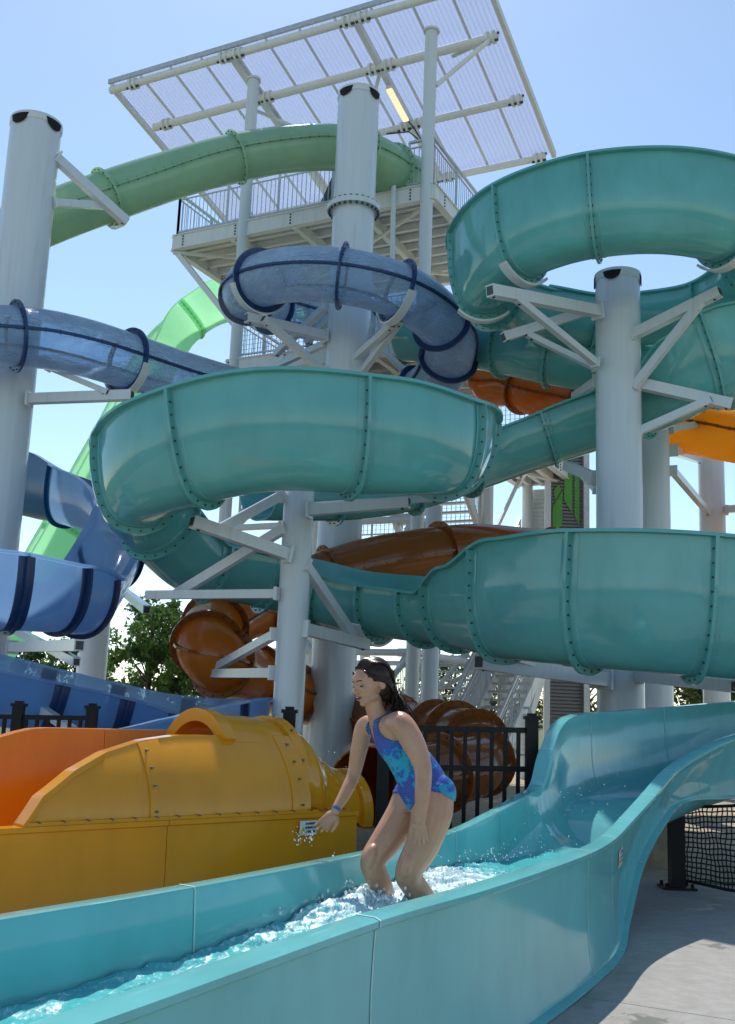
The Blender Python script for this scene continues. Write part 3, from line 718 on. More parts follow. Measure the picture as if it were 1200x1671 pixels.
# roof
Zf = 16.25; Zb = CZ + (Zf - CZ) * .9134
FL, FR = atz(180, 145, Zf), atz(795, -35, Zf); BR, BL = atz(907, 256, Zb), atz(370, 368, Zb)
def rp(x, y, dz=0): return FL.lerp(FR, x).lerp(BL.lerp(BR, x), y) + V((0, 0, dz))
roof = None
m_, n_, l_, p_, out_ = nt('ribbed_translucent_sheet')
tcn = n_.new('ShaderNodeTexCoord'); 
p_.inputs['Base Color'].default_value = (.72, .76, .84, 1); p_.inputs['Roughness'].default_value = .35
tr = n_.new('ShaderNodeBsdfTranslucent'); tr.inputs[0].default_value = (.60, .65, .76, 1); ms = n_.new('ShaderNodeMixShader'); ms.inputs[0].default_value = .62
tp_ = n_.new('ShaderNodeBsdfTransparent'); tp_.inputs[0].default_value = (.8, .86, 1, 1); m2 = n_.new('ShaderNodeMixShader'); m2.inputs[0].default_value = .25
l_.new(p_.outputs[0], ms.inputs[1]); l_.new(tr.outputs[0], ms.inputs[2]); l_.new(ms.outputs[0], m2.inputs[1]); l_.new(tp_.outputs[0], m2.inputs[2]); l_.new(m2.outputs[0], out_.inputs[0])
M['sheet'] = m_
ub = (BL - FL).cross(FR - FL); ub = ub if ub.z > 0 else -ub; ub.normalize()
for s in range(11):
    x0, x1 = s / 11 + .001, (s + 1) / 11 - .001; NR = 16; vs = []; fs = []
    for k in range(NR * 2 + 1):
        x = lerp(x0, x1, k / (NR * 2)); hgt = .17 + (.035 if k % 4 in (1, 2) else 0)
        vs += [rp(x, -.01) + ub * hgt, rp(x, 1.01) + ub * hgt]
    n0 = len(vs); vs += [v + ub * .004 for v in vs]
    for k in range(NR * 2):
        a = 2 * k; fs += [(a, a + 2, a + 3, a + 1), (n0 + a, n0 + a + 1, n0 + a + 3, n0 + a + 2)]
    fs += [(0, 1, n0 + 1, n0), (2 * NR * 2, n0 + 2 * NR * 2, n0 + 2 * NR * 2 + 1, 2 * NR * 2 + 1)]
    mesh_obj('roof_sheet', vs, fs, M['sheet'], tower, smooth=False)
    if s: mb = MB(); mb.beam(rp(x0, 0) + ub * .14, rp(x0, 1) + ub * .14, .05, .045); mb.build('purlin', M['steel'], tower)
for y, r in ((0.01, .09), (.27, .10), (.62, .09), (.985, .09)):
    mb = MB(); mb.tube([rp(-.002 if y < .02 else .03, y), rp(1.0 if y < .02 else .975, y)], r, 14)
    for x in (.06, .33, .37, .66, .70, .95):
        mb.tube([rp(x, y), rp(x + .006, y)], r + .05, 10); mb.tube([rp(x + .014, y), rp(x + .02, y)], r + .05, 10)
        for d in (-1, 1): mb.disc(rp(x + .01, y) + ub * .1 * d, (FR - FL).normalized(), .03, .35, 6, 1)
    mb.build('roof_beam', [M['steel'], M['bolt']], tower)
for x, w_ in ((0.004, .09), (.355, .12), (.685, .12), (.996, .10)):
    mb = MB(); mb.beam(rp(x, -.005) + ub * .06, rp(x, 1.0) + ub * .06, w_, .16); mb.build('rafter', M['steel'], tower)
mb = MB(); mb.beam(rp(-.005, -.012) + ub * .18, rp(1.005, -.012) + ub * .18, .05, .12); mb.build('gutter', M['rail'], tower)
for a, b in ((((.30, .27)), (.42, .52)), ((.69, .27), (.60, .5)), ((.97, .27), (.86, .31))):
    mb = MB(); mb.tube([rp(*a), rp(*b) + V((0, 0, -.0))], .045, 8); mb.build('roof_brace', S, tower)
# lamp under the roof
mb = MB(); a_, b_ = rp(.690, .36) - ub * .12, rp(.690, .56) - ub * .12
mb.beam(a_, b_, .16, .10); lampm, n3, l3, p3, o3 = nt('lit_tube_lens'); p3.inputs['Base Color'].default_value = (.9, .8, .6, 1); p3.inputs['Emission Color'].default_value = (1, .72, .38, 1); p3.inputs['Emission Strength'].default_value = .75
lo = mb.build('lamp_housing', M['steel'], tower); mb = MB(); mb.beam(a_.lerp(b_, .02) - ub * .07, a_.lerp(b_, .98) - ub * .07, .14, .05); mb.build('lens', lampm, lo)
mb = MB(); pts = [b_, rp(.70, .60) - ub * .2, rp(.72, .66) - ub * .5, rp(.735, .70) - ub * 1.2]; mb.tube(pts, .02, 6); mb.tube([rp(.62, .62) - ub * .1, rp(.68, .63) - ub * .14, rp(.72, .66) - ub * .5], .018, 6); mb.build('cable', M['bolt'], lo)
# columns
zr = lambda b: 15.85 - b * .23
col(0, 0, at(709, 52, 20).z); col(4.5, 0, at(709, 52, 20).z - .0); col(0, 4.0, ZD - .4); col(4.5, 4.0, ZD - .4); col(0, 7.0, 8.6); col(-1.0, 7.0, 8.4, .10); col(4.5, 7.0, 6)
kb = at(719, 140, 20.0); mb = MB(); mb.tube([rp(.965, .27), V((O_.x + .13, O_.y, kb.z))], .05, 10); mb.build('knee_brace', S, tower)
# decks
def deck(a0, a1, b0, b1, z, front=True, joists=6):
    mb = MB(); c = (tw(a0, b0, z) + tw(a1, b1, z)) / 2; rot = Matrix((tt, nn_, V((0, 0, 1)))).transposed()
    mb.box(c - V((0, 0, .04)), (abs(a1 - a0) - .12, abs(b1 - b0) - .12, .06), rot); mb.build('deck_plate', S, tower)
    for (p, q) in (((a0, b0), (a1, b0)), ((a0, b1), (a1, b1)), ((a0, b0), (a0, b1)), ((a1, b0), (a1, b1))):
        mb = MB(); A, B = tw(*p, z - .19), tw(*q, z - .19); mb.beam(A, B, .09, .36)
        dd = (B - A).normalized(); sdn = dd.cross(V((0, 0, 1))); L = (B - A).length
        for zz in (-.17, .17): mb.beam(A + V((0, 0, zz)), B + V((0, 0, zz)), .16, .025)
        k = .5
        while k < L:
            for z2 in (-.1, -.03, .04, .11):
                for s_ in (-1, 1): mb.disc(A + dd * k + sdn * .05 * s_ + V((0, 0, z2)), sdn, .02, .03, 6, 1)
            k += 1.45
        mb.build('deck_beam', [S, M['bolt']], tower)
    for k in range(1, joists):
        b = lerp(b0, b1, k / joists); mb = MB(); mb.beam(tw(a0, b, z - .16), tw(a1, b, z - .16), .08, .16); mb.build('joist', S, tower)
    for k in (1, 2, 3):
        a = lerp(a0, a1, k / 4); mb = MB(); mb.beam(tw(a, b0, z - .3), tw(a, b1, z - .3), .12, .22); mb.build('cross_beam', S, tower)
    mb = MB(); mb.beam(tw(a0, b0, z - .4), tw(a1, b1, z - .4), .07, .07); mb.build('deck_brace', S, tower)
    mb = MB(); mb.beam(tw(a1, b0, z - .42), tw(a0, b1, z - .42), .07, .07); mb.build('deck_brace', S, tower)
def railing(p, q, z0, z1=None, H=1.07, mat='rail', sp=.115, mesh=False):
    z1 = z0 if z1 is None else z1
    A, B = tw(*p, z0), tw(*q, z1); L = (B - A).length; N = max(1, round(L / 1.5)); mb = MB()
    up = V((0, 0, 1))
    for k in range(N + 1):
        c = A.lerp(B, k / N); mb.beam(c - up * .3, c + up * H, .055, .055, up=V((1, 0, 0)))
    mb.beam(A + up * H, B + up * H, .06, .05); mb.beam(A + up * .1, B + up * .1, .04, .035); mb.beam(A + up * (H - .14), B + up * (H - .14), .03, .025)
    k = sp
    while k < L:
        c = A.lerp(B, k / L); mb.tube([c + up * .1, c + up * (H - .14)], .010, 5, cap=False); k += sp
    if mesh:
        for j in range(1, 8): mb.beam(A + up * (.1 + j * .11), B + up * (.1 + j * .11), .008, .008)
    mb.build('railing', M[mat], tower, sharp=30)
deck(-.15, 6.45, 0, 4.1, ZD, joists=9)
railing((6.4, .05), (.9, .05), ZD); railing((.45, .05), (-.1, .05), ZD); railing((6.4, .05), (6.4, 4), ZD); railing((-.1, .05), (-.1, 4.0), ZD); railing((-.1, 4), (6.4, 4), ZD)
Z2 = at(385, 588, 22.1).z; deck(-.2, 4.7, 0, 4.1, Z2, joists=7); railing((4.65, .05), (-.1, .05), Z2, mesh=True); railing((4.65, .05), (4.65, 4), Z2); railing((-.1, .05), (-.1, 4), Z2)
deck(-1.1, .3, 4.05, 7.1, 7.75, joists=5); railing((-1.05, 4.1), (-1.05, 7), 7.75); railing((.2, 4.1), (-1.05, 4.1), 7.75, mesh=True)
deck(-.2, 4.6, 4.1, 7.1, 5.6, joists=5); deck(-1.0, 0, 4.1, 7.1, 4.3, joists=5); railing((.0, 4.1), (-.95, 4.1), 4.3, mesh=True); railing((-.95, 4.1), (-.95, 7), 4.3, mesh=True); railing((4.5, 4.1), (0, 4.1), 5.6, mesh=True)
# long diagonal under the upper deck on the left
mb = MB(); mb.beam(tw(6.4, .1, ZD - .4), tw(4.5, 0.1, ZD - 2.6), .12, .12); mb.build('deck_strut', S, tower)
mb = MB(); mb.beam(tw(6.4, 3.9, ZD - .4), tw(4.5, 4, ZD - 2.6), .12, .12); mb.build('deck_strut', S, tower)
# thin downpipe before the deck
mb = MB(); mb.tube([at(643, 300, 20.2), at(640, 440, 20.2)], .055, 10); mb.build('down_pipe', M['white'], tower)
# teal panel at the slide mouth
mb = MB(); a0, a1, b0 = 3.45, 2.0, 1.2
z0 = ZD; vs = [tw(a0, b0, z0), tw(a1, b0, z0), tw(a1, b0, z0 + 1.65), tw(a0 - .75, b0, z0 + 1.65)]; vs += [v + nn_ * 1.0 for v in vs]
mb.add(vs, [(0, 1, 2, 3), (7, 6, 5, 4), (0, 4, 5, 1), (1, 5, 6, 2), (2, 6, 7, 3), (3, 7, 4, 0)]); mb.build('slide_mouth_panel', M['teal'], tower, smooth=False)
mb = MB(); mb.beam(vs[0] - nn_ * .04, vs[3] - nn_ * .04, .1, .12); mb.build('panel_frame', M['bolt'], tower)
# pipes
mb = MB(); mb.tube([at(628, 530, 19.6), at(630, 575, 19.6), at(655, 600, 19.6), at(690, 612, 19.6)], .075, 10); mb.build('pipe', M['white'], tower)
mb = MB(); mb.tube([at(505, 575, 20), at(505, 545, 20), at(530, 545, 20)], .08, 10); mb.build('pipe', M['bluedark'], tower)
# bracing
def brace(p, q, r=.06):
    mb = MB(); A, B = tw(*p), tw(*q); mb.tube([A, B], r, 10); d = (B - A).normalized()
    for c in (A + d * .2, B - d * .2):
        mb.beam(c - d * .12, c + d * .12, .16, .02, up=V((0, 1, 0)))
        for k in (-1, 0, 1): mb.disc(c + d * .07 * k, V((0, 1, 0)), .02, .05, 6, 1)
    mb.build('brace', [M['white'], M['bolt']], tower, sharp=40)
for z0, z1 in ((0.2, 2.6), (2.6, 5.2), (5.2, 8)):
    brace((0, 0, z0), (0, 4, z1)); brace((0, 4, z0), (0, 0, z1)); brace((0, 0, z1), (0, 4, z1), .07); brace((4.5, 0, z1), (0, 0, z1), .07); brace((4.5, 4, z1), (0, 4, z1), .06)
    brace((4.5, 4, z0), (0, 4, z1), .05); brace((4.5, 0, z1), (2.2, 0, z0)); brace((0, 0, z1), (2.2, 0, z0)); brace((0, 4, z1), (-1.0, 7, z1), .05); brace((0, 4, z0), (0, 7, z1), .05)
brace((1.6, 1.0, .1), (.3, 3.8, 2.9), .05); brace((.3, 1.0, .1), (1.6, 3.8, 2.9), .05); brace((1.6, 2.0, 2.9), (.2, 2.0, 5.3), .05); brace((.2, 2.0, 2.9), (1.6, 2.0, 5.3), .05); brace((1.9, 4, 5.4), (.1, 4, 7.9), .05); brace((0, 0, 1.3), (0, 4, 1.3), .05); brace((0, 0, 3.9), (0, 4, 3.9), .05)
# stair flights (treads seen from in front and beneath)
def flight(a0, a1, b0, b1, z0, z1, mesh=True):
    N = int(abs(z1 - z0) / .175); mb = MB(); rot = Matrix((tt, nn_, V((0, 0, 1)))).transposed()
    for k in range(N):
        f_ = (k + .5) / N; c = tw((a0 + a1) / 2, lerp(b0, b1, f_), lerp(z0, z1, f_)); mb.box(c, (abs(a1 - a0), abs(b1 - b0) / N * .93, .045), rot)
    mb.build('stair_treads', M['rail'], tower)
    for a in (a0, a1):
        mb = MB(); mb.beam(tw(a, b0, z0 - .05), tw(a, b1, z1 - .05), .06, .28); mb.build('stringer', S, tower)
        railing((a, b0), (a, b1), z0, z1, 1.0)
flight(1.5, -.1, 1.0, 4.1, .1, 2.7); flight(-.2, -1.15, 1.2, 5.0, .1, 3.0); flight(1.4, .2, 4.2, 7.0, 2.7, 5.5); flight(-.2, -.95, 4.4, 7, 1.6, 4.2); flight(2.6, 4.4, .4, 4, 5.5, 8.6); flight(.2, 2.2, 4.1, 0.8, 5.6, Z2)
railing((1.6, .6), (-1.2, .6), .05, mesh=True); railing((-.3, 3.2), (-1.3, 3.2), .6, mesh=True)
# ribbed wall panel and screens behind
def ribbed(name, a0, a1, b, z0, z1, mat, par, step=.11):
    mb = MB(); z = z0; rot = Matrix((tt, nn_, V((0, 0, 1)))).transposed()
    while z < z1:
        mb.box(tw((a0 + a1) / 2, b, z + step * .36), (abs(a1 - a0), .03, step * .62), rot); mb.box(tw((a0 + a1) / 2, b + .03, z + step * .82), (abs(a1 - a0) - .01, .02, step * .5), rot); z += step
    return mb.build(name, mat, par, smooth=False)
ribbed('louvre_screen', .2, -.9, 7.25, 3.0, 7.2, M['white'], tower)

scr = thing('screen_panel', 'tall grey mesh screen with green shapes near its top, right of the stair tower', 'screen', at(925, 1180, 25.5))
def scrmat():
    m, n, l, p, out = nt('perforated_screen'); p.inputs['Base Color'].default_value = (.20, .20, .20, 1); p.inputs['Roughness'].default_value = .6
    return m
M['screen'] = scrmat()
x0, x1 = at(897, 1000, 25.5), at(955, 1000, 25.5); zt_ = at(925, 740, 25.5).z; zb_ = 0.05
mb = MB(); z = zb_
while z < zt_:
    mb.box(((x0.x + x1.x) / 2, 25.5, z + .03), (x1.x - x0.x, .03, .055)); z += .085
mb.box(((x0.x + x1.x) / 2, 25.55, (zt_ + zb_) / 2), (x1.x - x0.x, .012, zt_ - zb_), mi=0)
mb.build('mesh_sheet', M['screen'], scr, smooth=False)
for u in (893, 957):
    mb = MB(); p = at(u, 1000, 25.4); mb.beam((p.x, p.y, 0), (p.x, p.y, zt_ + .15), .14, .14, up=V((0, 1, 0))); mb.build('frame_post', M['white'] if u == 893 else M['rail'], scr)
gm = plain('green_panel_paint', (.10, .36, .04), .5)
for (u0, v0, u1, v1, u2, v2, u3, v3) in ((921, 762, 934, 750, 934, 838, 921, 815), (902, 828, 918, 800, 918, 858, 902, 866), (938, 760, 946, 758, 946, 862, 938, 840), (904, 800, 912, 790, 916, 800, 906, 818)):
    mb = MB(); q = [at(a, b, 25.46) for a, b in ((u0, v0), (u1, v1), (u2, v2), (u3, v3))]; mb.add(q + [p + V((0, .015, 0)) for p in q], [(0, 1, 2, 3), (7, 6, 5, 4), (0, 4, 5, 1), (1, 5, 6, 2), (2, 6, 7, 3), (3, 7, 4, 0)]); mb.build('green_panel', gm, scr, smooth=False)

# ================================================================== GROUND
def sheet(name, x0, x1, y0, y1, z, mat, nx=1, ny=1):
    vs = [(lerp(x0, x1, i / nx), lerp(y0, y1, j / ny), z) for j in range(ny + 1) for i in range(nx + 1)]
    fs = [(j * (nx + 1) + i, j * (nx + 1) + i + 1, (j + 1) * (nx + 1) + i + 1, (j + 1) * (nx + 1) + i) for j in range(ny) for i in range(nx)]
    return tag(mesh_obj(name, vs, fs, mat, smooth=False), kind='structure')
sheet('ground', -600, 600, -100, 1500, -.012, M['grass']); sheet('soil_bed', -14, 30, 10.4, 32, -.006, M['sand'])
# concrete deck in slabs with real joints
tag(bpy.data.objects.new('concrete_deck', None), kind='structure')
mb = MB(); xs = [-30, -12, -6, -2.4, 1.02, 4.4, 9, 14, 30]; ys = [-20, -12, -8, -4, -.5, 2.6, 5.9, 10.6]
a = math.radians(26)
rot2 = Matrix.Rotation(-a, 3, 'Z')
for i in range(len(xs) - 1):
    for j in range(len(ys) - 1):
        x0, x1, y0, y1 = xs[i] + .004, xs[i + 1] - .004, ys[j] + .004, ys[j + 1] - .004
        c = [(x0, y0), (x1, y0), (x1, y1), (x0, y1)]; q = [rot2 @ V((x, y, 0)) for x, y in c]
        mb.add([p + V((0, 0, 0)) for p in q] + [p + V((0, 0, -.010)) for p in q], [(0, 1, 2, 3), (0, 4, 5, 1), (1, 5, 6, 2), (2, 6, 7, 3), (3, 7, 4, 0)])
tag(mb.build('pavement', M['concrete'], smooth=False), kind='structure')
for o_ in [o for o in bpy.data.objects if o.name == 'concrete_deck']: bpy.data.objects.remove(o_)
# footing under the run-out
ft = MB(); P0 = atz(1076, 1412, 0); ft.tube([(P0.x, P0.y, -.01), (P0.x, P0.y, .52)], .20, 28); ft.tube([(P0.x, P0.y, .5), (P0.x, P0.y, .60)], .15, 28)
tag(ft.build('concrete_footing', M['sand']), 'round concrete footing under the teal run-out, left of the net post', 'footing')

# ================================================================== FENCES AND NET
def fence_post(p, h, label, grp='black fence posts'):
    r = thing('fence_post', label, 'fence post', (0, 0, 0), grp); return r
def fence(name, a, b, za, zb_, posts, label, npk, rails=(0, -.32), w=.1, z0=.08):
    r = thing(name, label, 'fence', ((a.x + b.x) / 2, (a.y + b.y) / 2, 0), 'black metal fence bays')
    for c in posts:
        mb = MB(); mb.box((c.x, c.y, (c.z) / 2 + .02), (w, w, c.z + .04)); mb.box((c.x, c.y, c.z + .055), (w + .03, w + .03, .03)); mb.box((c.x, c.y, c.z + .08), (w * .7, w * .7, .025)); mb.build('post', M['black'], r)
    for dz in list(rails) + [None]:
        mb = MB(); A = V((a.x, a.y, za + dz if dz is not None else .15)); B = V((b.x, b.y, zb_ + dz if dz is not None else .15)); mb.beam(A, B, .04, .045); mb.build('rail', M['black'], r)
    mb = MB()
    for k in range(1, npk):
        f_ = k / npk; x, y = lerp(a.x, b.x, f_), lerp(a.y, b.y, f_); mb.box((x, y, (lerp(za, zb_, f_) + z0) / 2), (.032, .032, lerp(za, zb_, f_) - z0))
    mb.build('pickets', M['black'], r)
fa, fb, fc = at(628, 1187, 8.9), at(868, 1192, 9.0), at(472, 1182, 8.7)
fence('metal_fence', fa, fb, fa.z, fb.z, [V((fa.x, fa.y, fa.z + .05)), V((fb.x, fb.y, fb.z + .05))], 'black metal fence bay behind the girl, in front of the shaded orange coil', 11)
fd = at(300, 1186, 8.9)
fence('metal_fence', fd, fc, fd.z, fc.z, [V((fc.x, fc.y, fc.z + .05))], 'black metal fence bay ending beside the slim white post', 15)
fe, ff = at(-80, 1168, 10.4), at(30, 1168, 10.4); fg = at(150, 1172, 10.4)
fence('metal_fence', fe, fg, fe.z, fg.z, [V((ff.x, ff.y, ff.z + .05)), V((fg.x, fg.y, fg.z + .05))], 'black metal fence far left under the blue flumes', 13)
# net with its post
nr = thing('net_post', 'short black post on a bolted foot under the teal run-out', 'post', atz(1105, 1452, 0))
PN = atz(1105, 1450, 0.0); zt2 = .76
mb = MB(); mb.box((PN.x, PN.y, zt2 / 2 + .01), (.125, .125, zt2)); mb.build('shaft', M['black'], nr)
mb = MB(); mb.box((PN.x, PN.y, .012), (.30, .24, .02))
for sx in (-1, 1):
    for sy in (-1, 1): mb.disc((PN.x + .115 * sx, PN.y + .085 * sy, .035), V((0, 0, 1)), .016, .04, 6, 0)
mb.build('foot_plate', M['black'], nr)
mb = MB(); NXn, NZn = 62, 15
end = V((PN.x + 1.5, PN.y - 2.9, 0))
def netp(i, j):
    f_ = i / NXn; g_ = j / NZn; p = V((PN.x + .07, PN.y, 0)).lerp(end, f_)
    sag = .10 * math.sin(PI * min(1, f_ * 1.5)) * 0; zt3 = lerp(.70, .98, min(1, f_ * 1.6)); zb3 = .07 + .05 * f_
    wv = .035 * math.sin(i * .55 + j * .35) + .006 * math.sin(i * 1.3 + j)
    return V((p.x + .005 * math.sin(j * 1.7 + i), p.y + wv * (1 if i else 0), lerp(zb3, zt3, g_) + .004 * math.sin(i * 1.1 + j * .7) * (1 if 0 < j < NZn else 0)))
for i in range(NXn + 1): mb.tube([netp(i, j) for j in range(NZn + 1)], .006, 4, cap=False)
for j in range(NZn + 1): mb.tube([netp(i, j) for i in range(NXn + 1)], .006 if 0 < j < NZn else .014, 4, cap=False)
mb.tube([netp(0, j) for j in range(NZn + 1)], .016, 5)
tag(mb.build('barrier_net', M['netm']), 'sagging black square-mesh net strung right from the short black post', 'net')
# ================================================================== WATER IN THE RUN-OUT
def wl(t):
    ks = [(0, .385), (1.2, .395), (2.0, .425), (2.7, .475), (3.2, .505), (3.9, .515), (4.6, .49), (5.2, .465), (6, .46), (6.6, .47), (7.4, .52), (8.4, .60), (9.4, .70), (11, .87), (13, 1.06)]
    for (a, ha), (b_, hb) in zip(ks, ks[1:]):
        if t <= b_: return lerp(ha, hb, (t - a) / (b_ - a))
    return ks[-1][1]
def turb(t): 
    ks = [(0, .45), (1.0, .6), (2.0, .95), (2.8, 1.5), (3.6, 2.0), (4.4, 1.7), (5.2, .9), (6, .3), (8, .2), (13, .12)]
    for (a, ha), (b_, hb) in zip(ks, ks[1:]):
        if t <= b_: return lerp(ha, hb, (t - a) / (b_ - a))
    return .12
NT, NS = 700, 84; vs = []; foam = []
for i in range(NT + 1):
    t = 6.9 * i / NT; n = catmull([s[0] for s in st], t); f = catmull([s[1] for s in st], t); L = f - n; L.z = 0; wd = L.length; L.normalize()
    inset = .115 if t < 6 else lerp(.115, .30, min(1, (t - 6) / 2.5)); z0 = wl(t); tb = turb(t); zf = catmull([float(s[2]) for s in st], t)
    for j in range(NS + 1):
        s = lerp(inset, wd - inset, j / NS); p = n + L * s
        q = V((p.x, p.y, 0)); along = V((.46, .89, 0)); q2 = V((q.dot(along) * 2.2, q.dot(L) * 4.5, 0))
        h = noise.fractal(q2 * 1.3, .9, 2.1, 4) * .022 + noise.noise(q2 * 5.5) * .008 + noise.noise(q2 * 13) * .0038 + noise.noise(q2 * 31) * .0013
        rg = 1 - abs(noise.noise(q2 * 2.3 + V((3, 1, 7)))) * 2.2; h += max(0, rg) ** 3 * .016
        h *= tb; bank = (j / NS - .5) * .03 * min(1, tb)
        z = z0 + h + bank
        if t > 5.6: z = max(zf + .018, min(z, zf + .06))
        vs.append(V((p.x, p.y, z))); foam.append(min(1., max(0., (tb - .5) / 1.5)) + .16)
fs = [(i * (NS + 1) + j, i * (NS + 1) + j + 1, (i + 1) * (NS + 1) + j + 1, (i + 1) * (NS + 1) + j) for i in range(NT) for j in range(NS)]
m, n, l, p, out = nt('splashing_water')
at_ = n.new('ShaderNodeAttribute'); at_.attribute_name = 'foam'
no = noise_node(n, l, 10, 12, rough=.78, stretch=(1.5, .8, 1)); no.inputs['Distortion'].default_value = 1.6
ad = n.new('ShaderNodeMath'); ad.operation = 'MULTIPLY_ADD'; l.new(at_.outputs['Fac'], ad.inputs[0]); ad.inputs[1].default_value = .26; l.new(no.outputs['Fac'], ad.inputs[2])
fr = ramp(n, l, ad.outputs[0], [(.64, (0, 0, 0)), (.76, (1, 1, 1))])
cr = n.new('ShaderNodeMixRGB'); cr.inputs[1].default_value = (.09, .46, .47, 1); cr.inputs[2].default_value = (.72, .86, .87, 1); l.new(fr.outputs[0], cr.inputs[0])
l.new(cr.outputs[0], p.inputs['Base Color']); p.inputs['IOR'].default_value = 1.33
rr = ramp(n, l, fr.outputs[0], [(0, (.04,) * 3), (1, (.35,) * 3)]); l.new(rr.outputs[0], p.inputs['Roughness'])
p.inputs['Transmission Weight'].default_value = 0
n2 = noise_node(n, l, 38, 5); bp = n.new('ShaderNodeBump'); bp.inputs['Strength'].default_value = .55; bp.inputs['Distance'].default_value = .012; l.new(n2.outputs['Fac'], bp.inputs['Height']); l.new(bp.outputs[0], p.inputs['Normal'])
M['water'] = m
wo = mesh_obj('water', vs, fs, m, sharp=180); at0 = wo.data.attributes.new('foam', 'FLOAT', 'POINT'); at0.data.foreach_set('value', foam); tag(wo, kind='structure')
m, n, l, p, out = nt('white_spray'); p.inputs['Base Color'].default_value = (.85, .92, .93, 1); p.inputs['Roughness'].default_value = .12; p.inputs['Subsurface Weight'].default_value = 0
t2 = n.new('ShaderNodeBsdfTransparent'); ms = n.new('ShaderNodeMixShader'); ms.inputs[0].default_value = .25; l.new(p.outputs[0], ms.inputs[1]); l.new(t2.outputs[0], ms.inputs[2]); l.new(ms.outputs[0], out.inputs[0])
M['spray'] = m
rnd = random.Random(11)
def blob(mb, c, r, seg=6):
    mb.ball(c, (r * rnd.uniform(.7, 1.2), r * rnd.uniform(.7, 1.2), r * rnd.uniform(.8, 1.7)), 0, seg)
def splash(name, label_, spots, N):
    mb = MB()
    for _ in range(N):
        u, v, Y, su, sv, r = rnd.choice(spots); c = at(rnd.gauss(u, su), v - abs(rnd.gauss(0, sv)), Y + rnd.uniform(-.12, .12)); blob(mb, c, r * rnd.uniform(.4, 1.3) ** 1.5)
    o_ = mb.build(name, M['spray']); tag(o_, kind='stuff'); return o_
splash('water_splash', '', [(560, 1462, 5.75, 28, 10, .007), (500, 1478, 5.5, 24, 9, .007), (440, 1492, 5.2, 24, 7, .006), (545, 1446, 5.9, 4, 22, .005), (520, 1452, 5.8, 10, 9, .006), (715, 1440, 6.2, 22, 12, .007), (735, 1428, 6.5, 16, 5, .008), (690, 1455, 5.9, 14, 10, .006), (600, 1468, 5.6, 22, 12, .006),
                            (632, 1475, 5.55, 16, 8, .006), (705, 1380, 6.0, 4, 26, .003)], 1500)
splash('hand_drips', '', [(500, 1372, 5.6, 7, 9, .003), (486, 1380, 5.6, 6, 10, .0025), (508, 1384, 5.6, 4, 22, .002), (560, 1290, 5.6, 14, 40, .002), (488, 1362, 5.6, 9, 8, .002), (588, 1390, 5.6, 30, 60, .0012)], 80)
splash('spray_mist', '', [(930, 1330, 7.6, 50, 28, .0022), (880, 1390, 7.2, 50, 26, .0022), (960, 1280, 8.4, 50, 26, .0016), (840, 1400, 7.0, 40, 8, .0035), (790, 1405, 6.7, 30, 8, .003)], 260)

# ================================================================== TREES
def leafmat(name, a, b_):
    m, n, l, p, out = nt(name); no = noise_node(n, l, .9, 3); r = ramp(n, l, no.outputs['Fac'], [(.35, a), (.65, b_)]); l.new(r.outputs[0], p.inputs['Base Color']); p.inputs['Roughness'].default_value = .5
    t = n.new('ShaderNodeBsdfTranslucent'); l.new(r.outputs[0], t.inputs[0]); ms = n.new('ShaderNodeMixShader'); ms.inputs[0].default_value = .35; l.new(p.outputs[0], ms.inputs[1]); l.new(t.outputs[0], ms.inputs[2]); l.new(ms.outputs[0], out.inputs[0]); return m
LM = [leafmat('leaf_green', (.06, .12, .02), (.15, .25, .05)), leafmat('leaf_dark', (.02, .05, .012), (.06, .11, .03)), leafmat('leaf_olive', (.10, .12, .02), (.20, .20, .035))]
def make_tree(label, x, y, h, cw, seed, mat=0, base=.25, nclump=60, leaves=85, lsz=.085, group='trees behind the slides'):
    r_ = random.Random(seed); root = bpy.data.objects.new('broadleaf_tree', None); COL.objects.link(root); root.location = (x, y, 0); tag(root, label, 'tree', group)
    mb = MB(); mb.tube([(0, 0, 0), (.05, .03, h * .3), (-.04, 0, h * .6), (0, 0, h * .85)], [h * .028, h * .022, h * .013, h * .005], 10)
    cl = []
    for k in range(nclump):
        a = r_.uniform(0, 2 * PI); f_ = r_.random() ** .8; zz = lerp(base, 1, f_); wr = cw * math.sin(PI * min(1, (1 - f_) * .80 + .14)) * r_.uniform(.35, 1.05)
        c = V((math.cos(a) * wr, math.sin(a) * wr, zz * h)); cl.append((c, r_.uniform(.28, .62) * cw * .42))
    for c, rr in cl[::2]:
        z0 = max(h * .12, c.z - c.xy.length * .9); mb.tube([(0, 0, min(z0, h * .8)), V((c.x * .5, c.y * .5, lerp(min(z0, h * .8), c.z, .6))), c], [h * .009, h * .005, h * .002], 6)
    mb.build('trunk', M['bark'], root)
    vs = []; fs = []
    for c, rr in cl:
        for _ in range(leaves):
            d = V((r_.gauss(0, 1), r_.gauss(0, 1), r_.gauss(0, .8))).normalized() * rr * r_.uniform(.3, 1.15); q = c + d
            a1 = V((r_.gauss(0, 1), r_.gauss(0, 1), r_.gauss(0, 1))).normalized(); a2 = a1.cross(V((r_.gauss(0, 1), r_.gauss(0, 1), r_.gauss(0, 1)))).normalized(); s1 = lsz * r_.uniform(.7, 1.5)
            k = len(vs); vs += [q - a1 * s1, q + a2 * s1 * .5, q + a1 * s1, q - a2 * s1 * .5]; fs.append((k, k + 1, k + 2, k + 3))
    mesh_obj('crown', vs, fs, LM[mat], root, smooth=False)
    return root
def tree_px(label, u, vtop, Y, cw, seed, **k):
    P = at(u, vtop, Y); return make_tree(label, P.x, P.y, P.z, cw, seed, **k)
tree_px('tall airy green tree showing left of the orange tube curl', 252, 985, 34, 1.65, 1, nclump=95, leaves=75, base=.22)
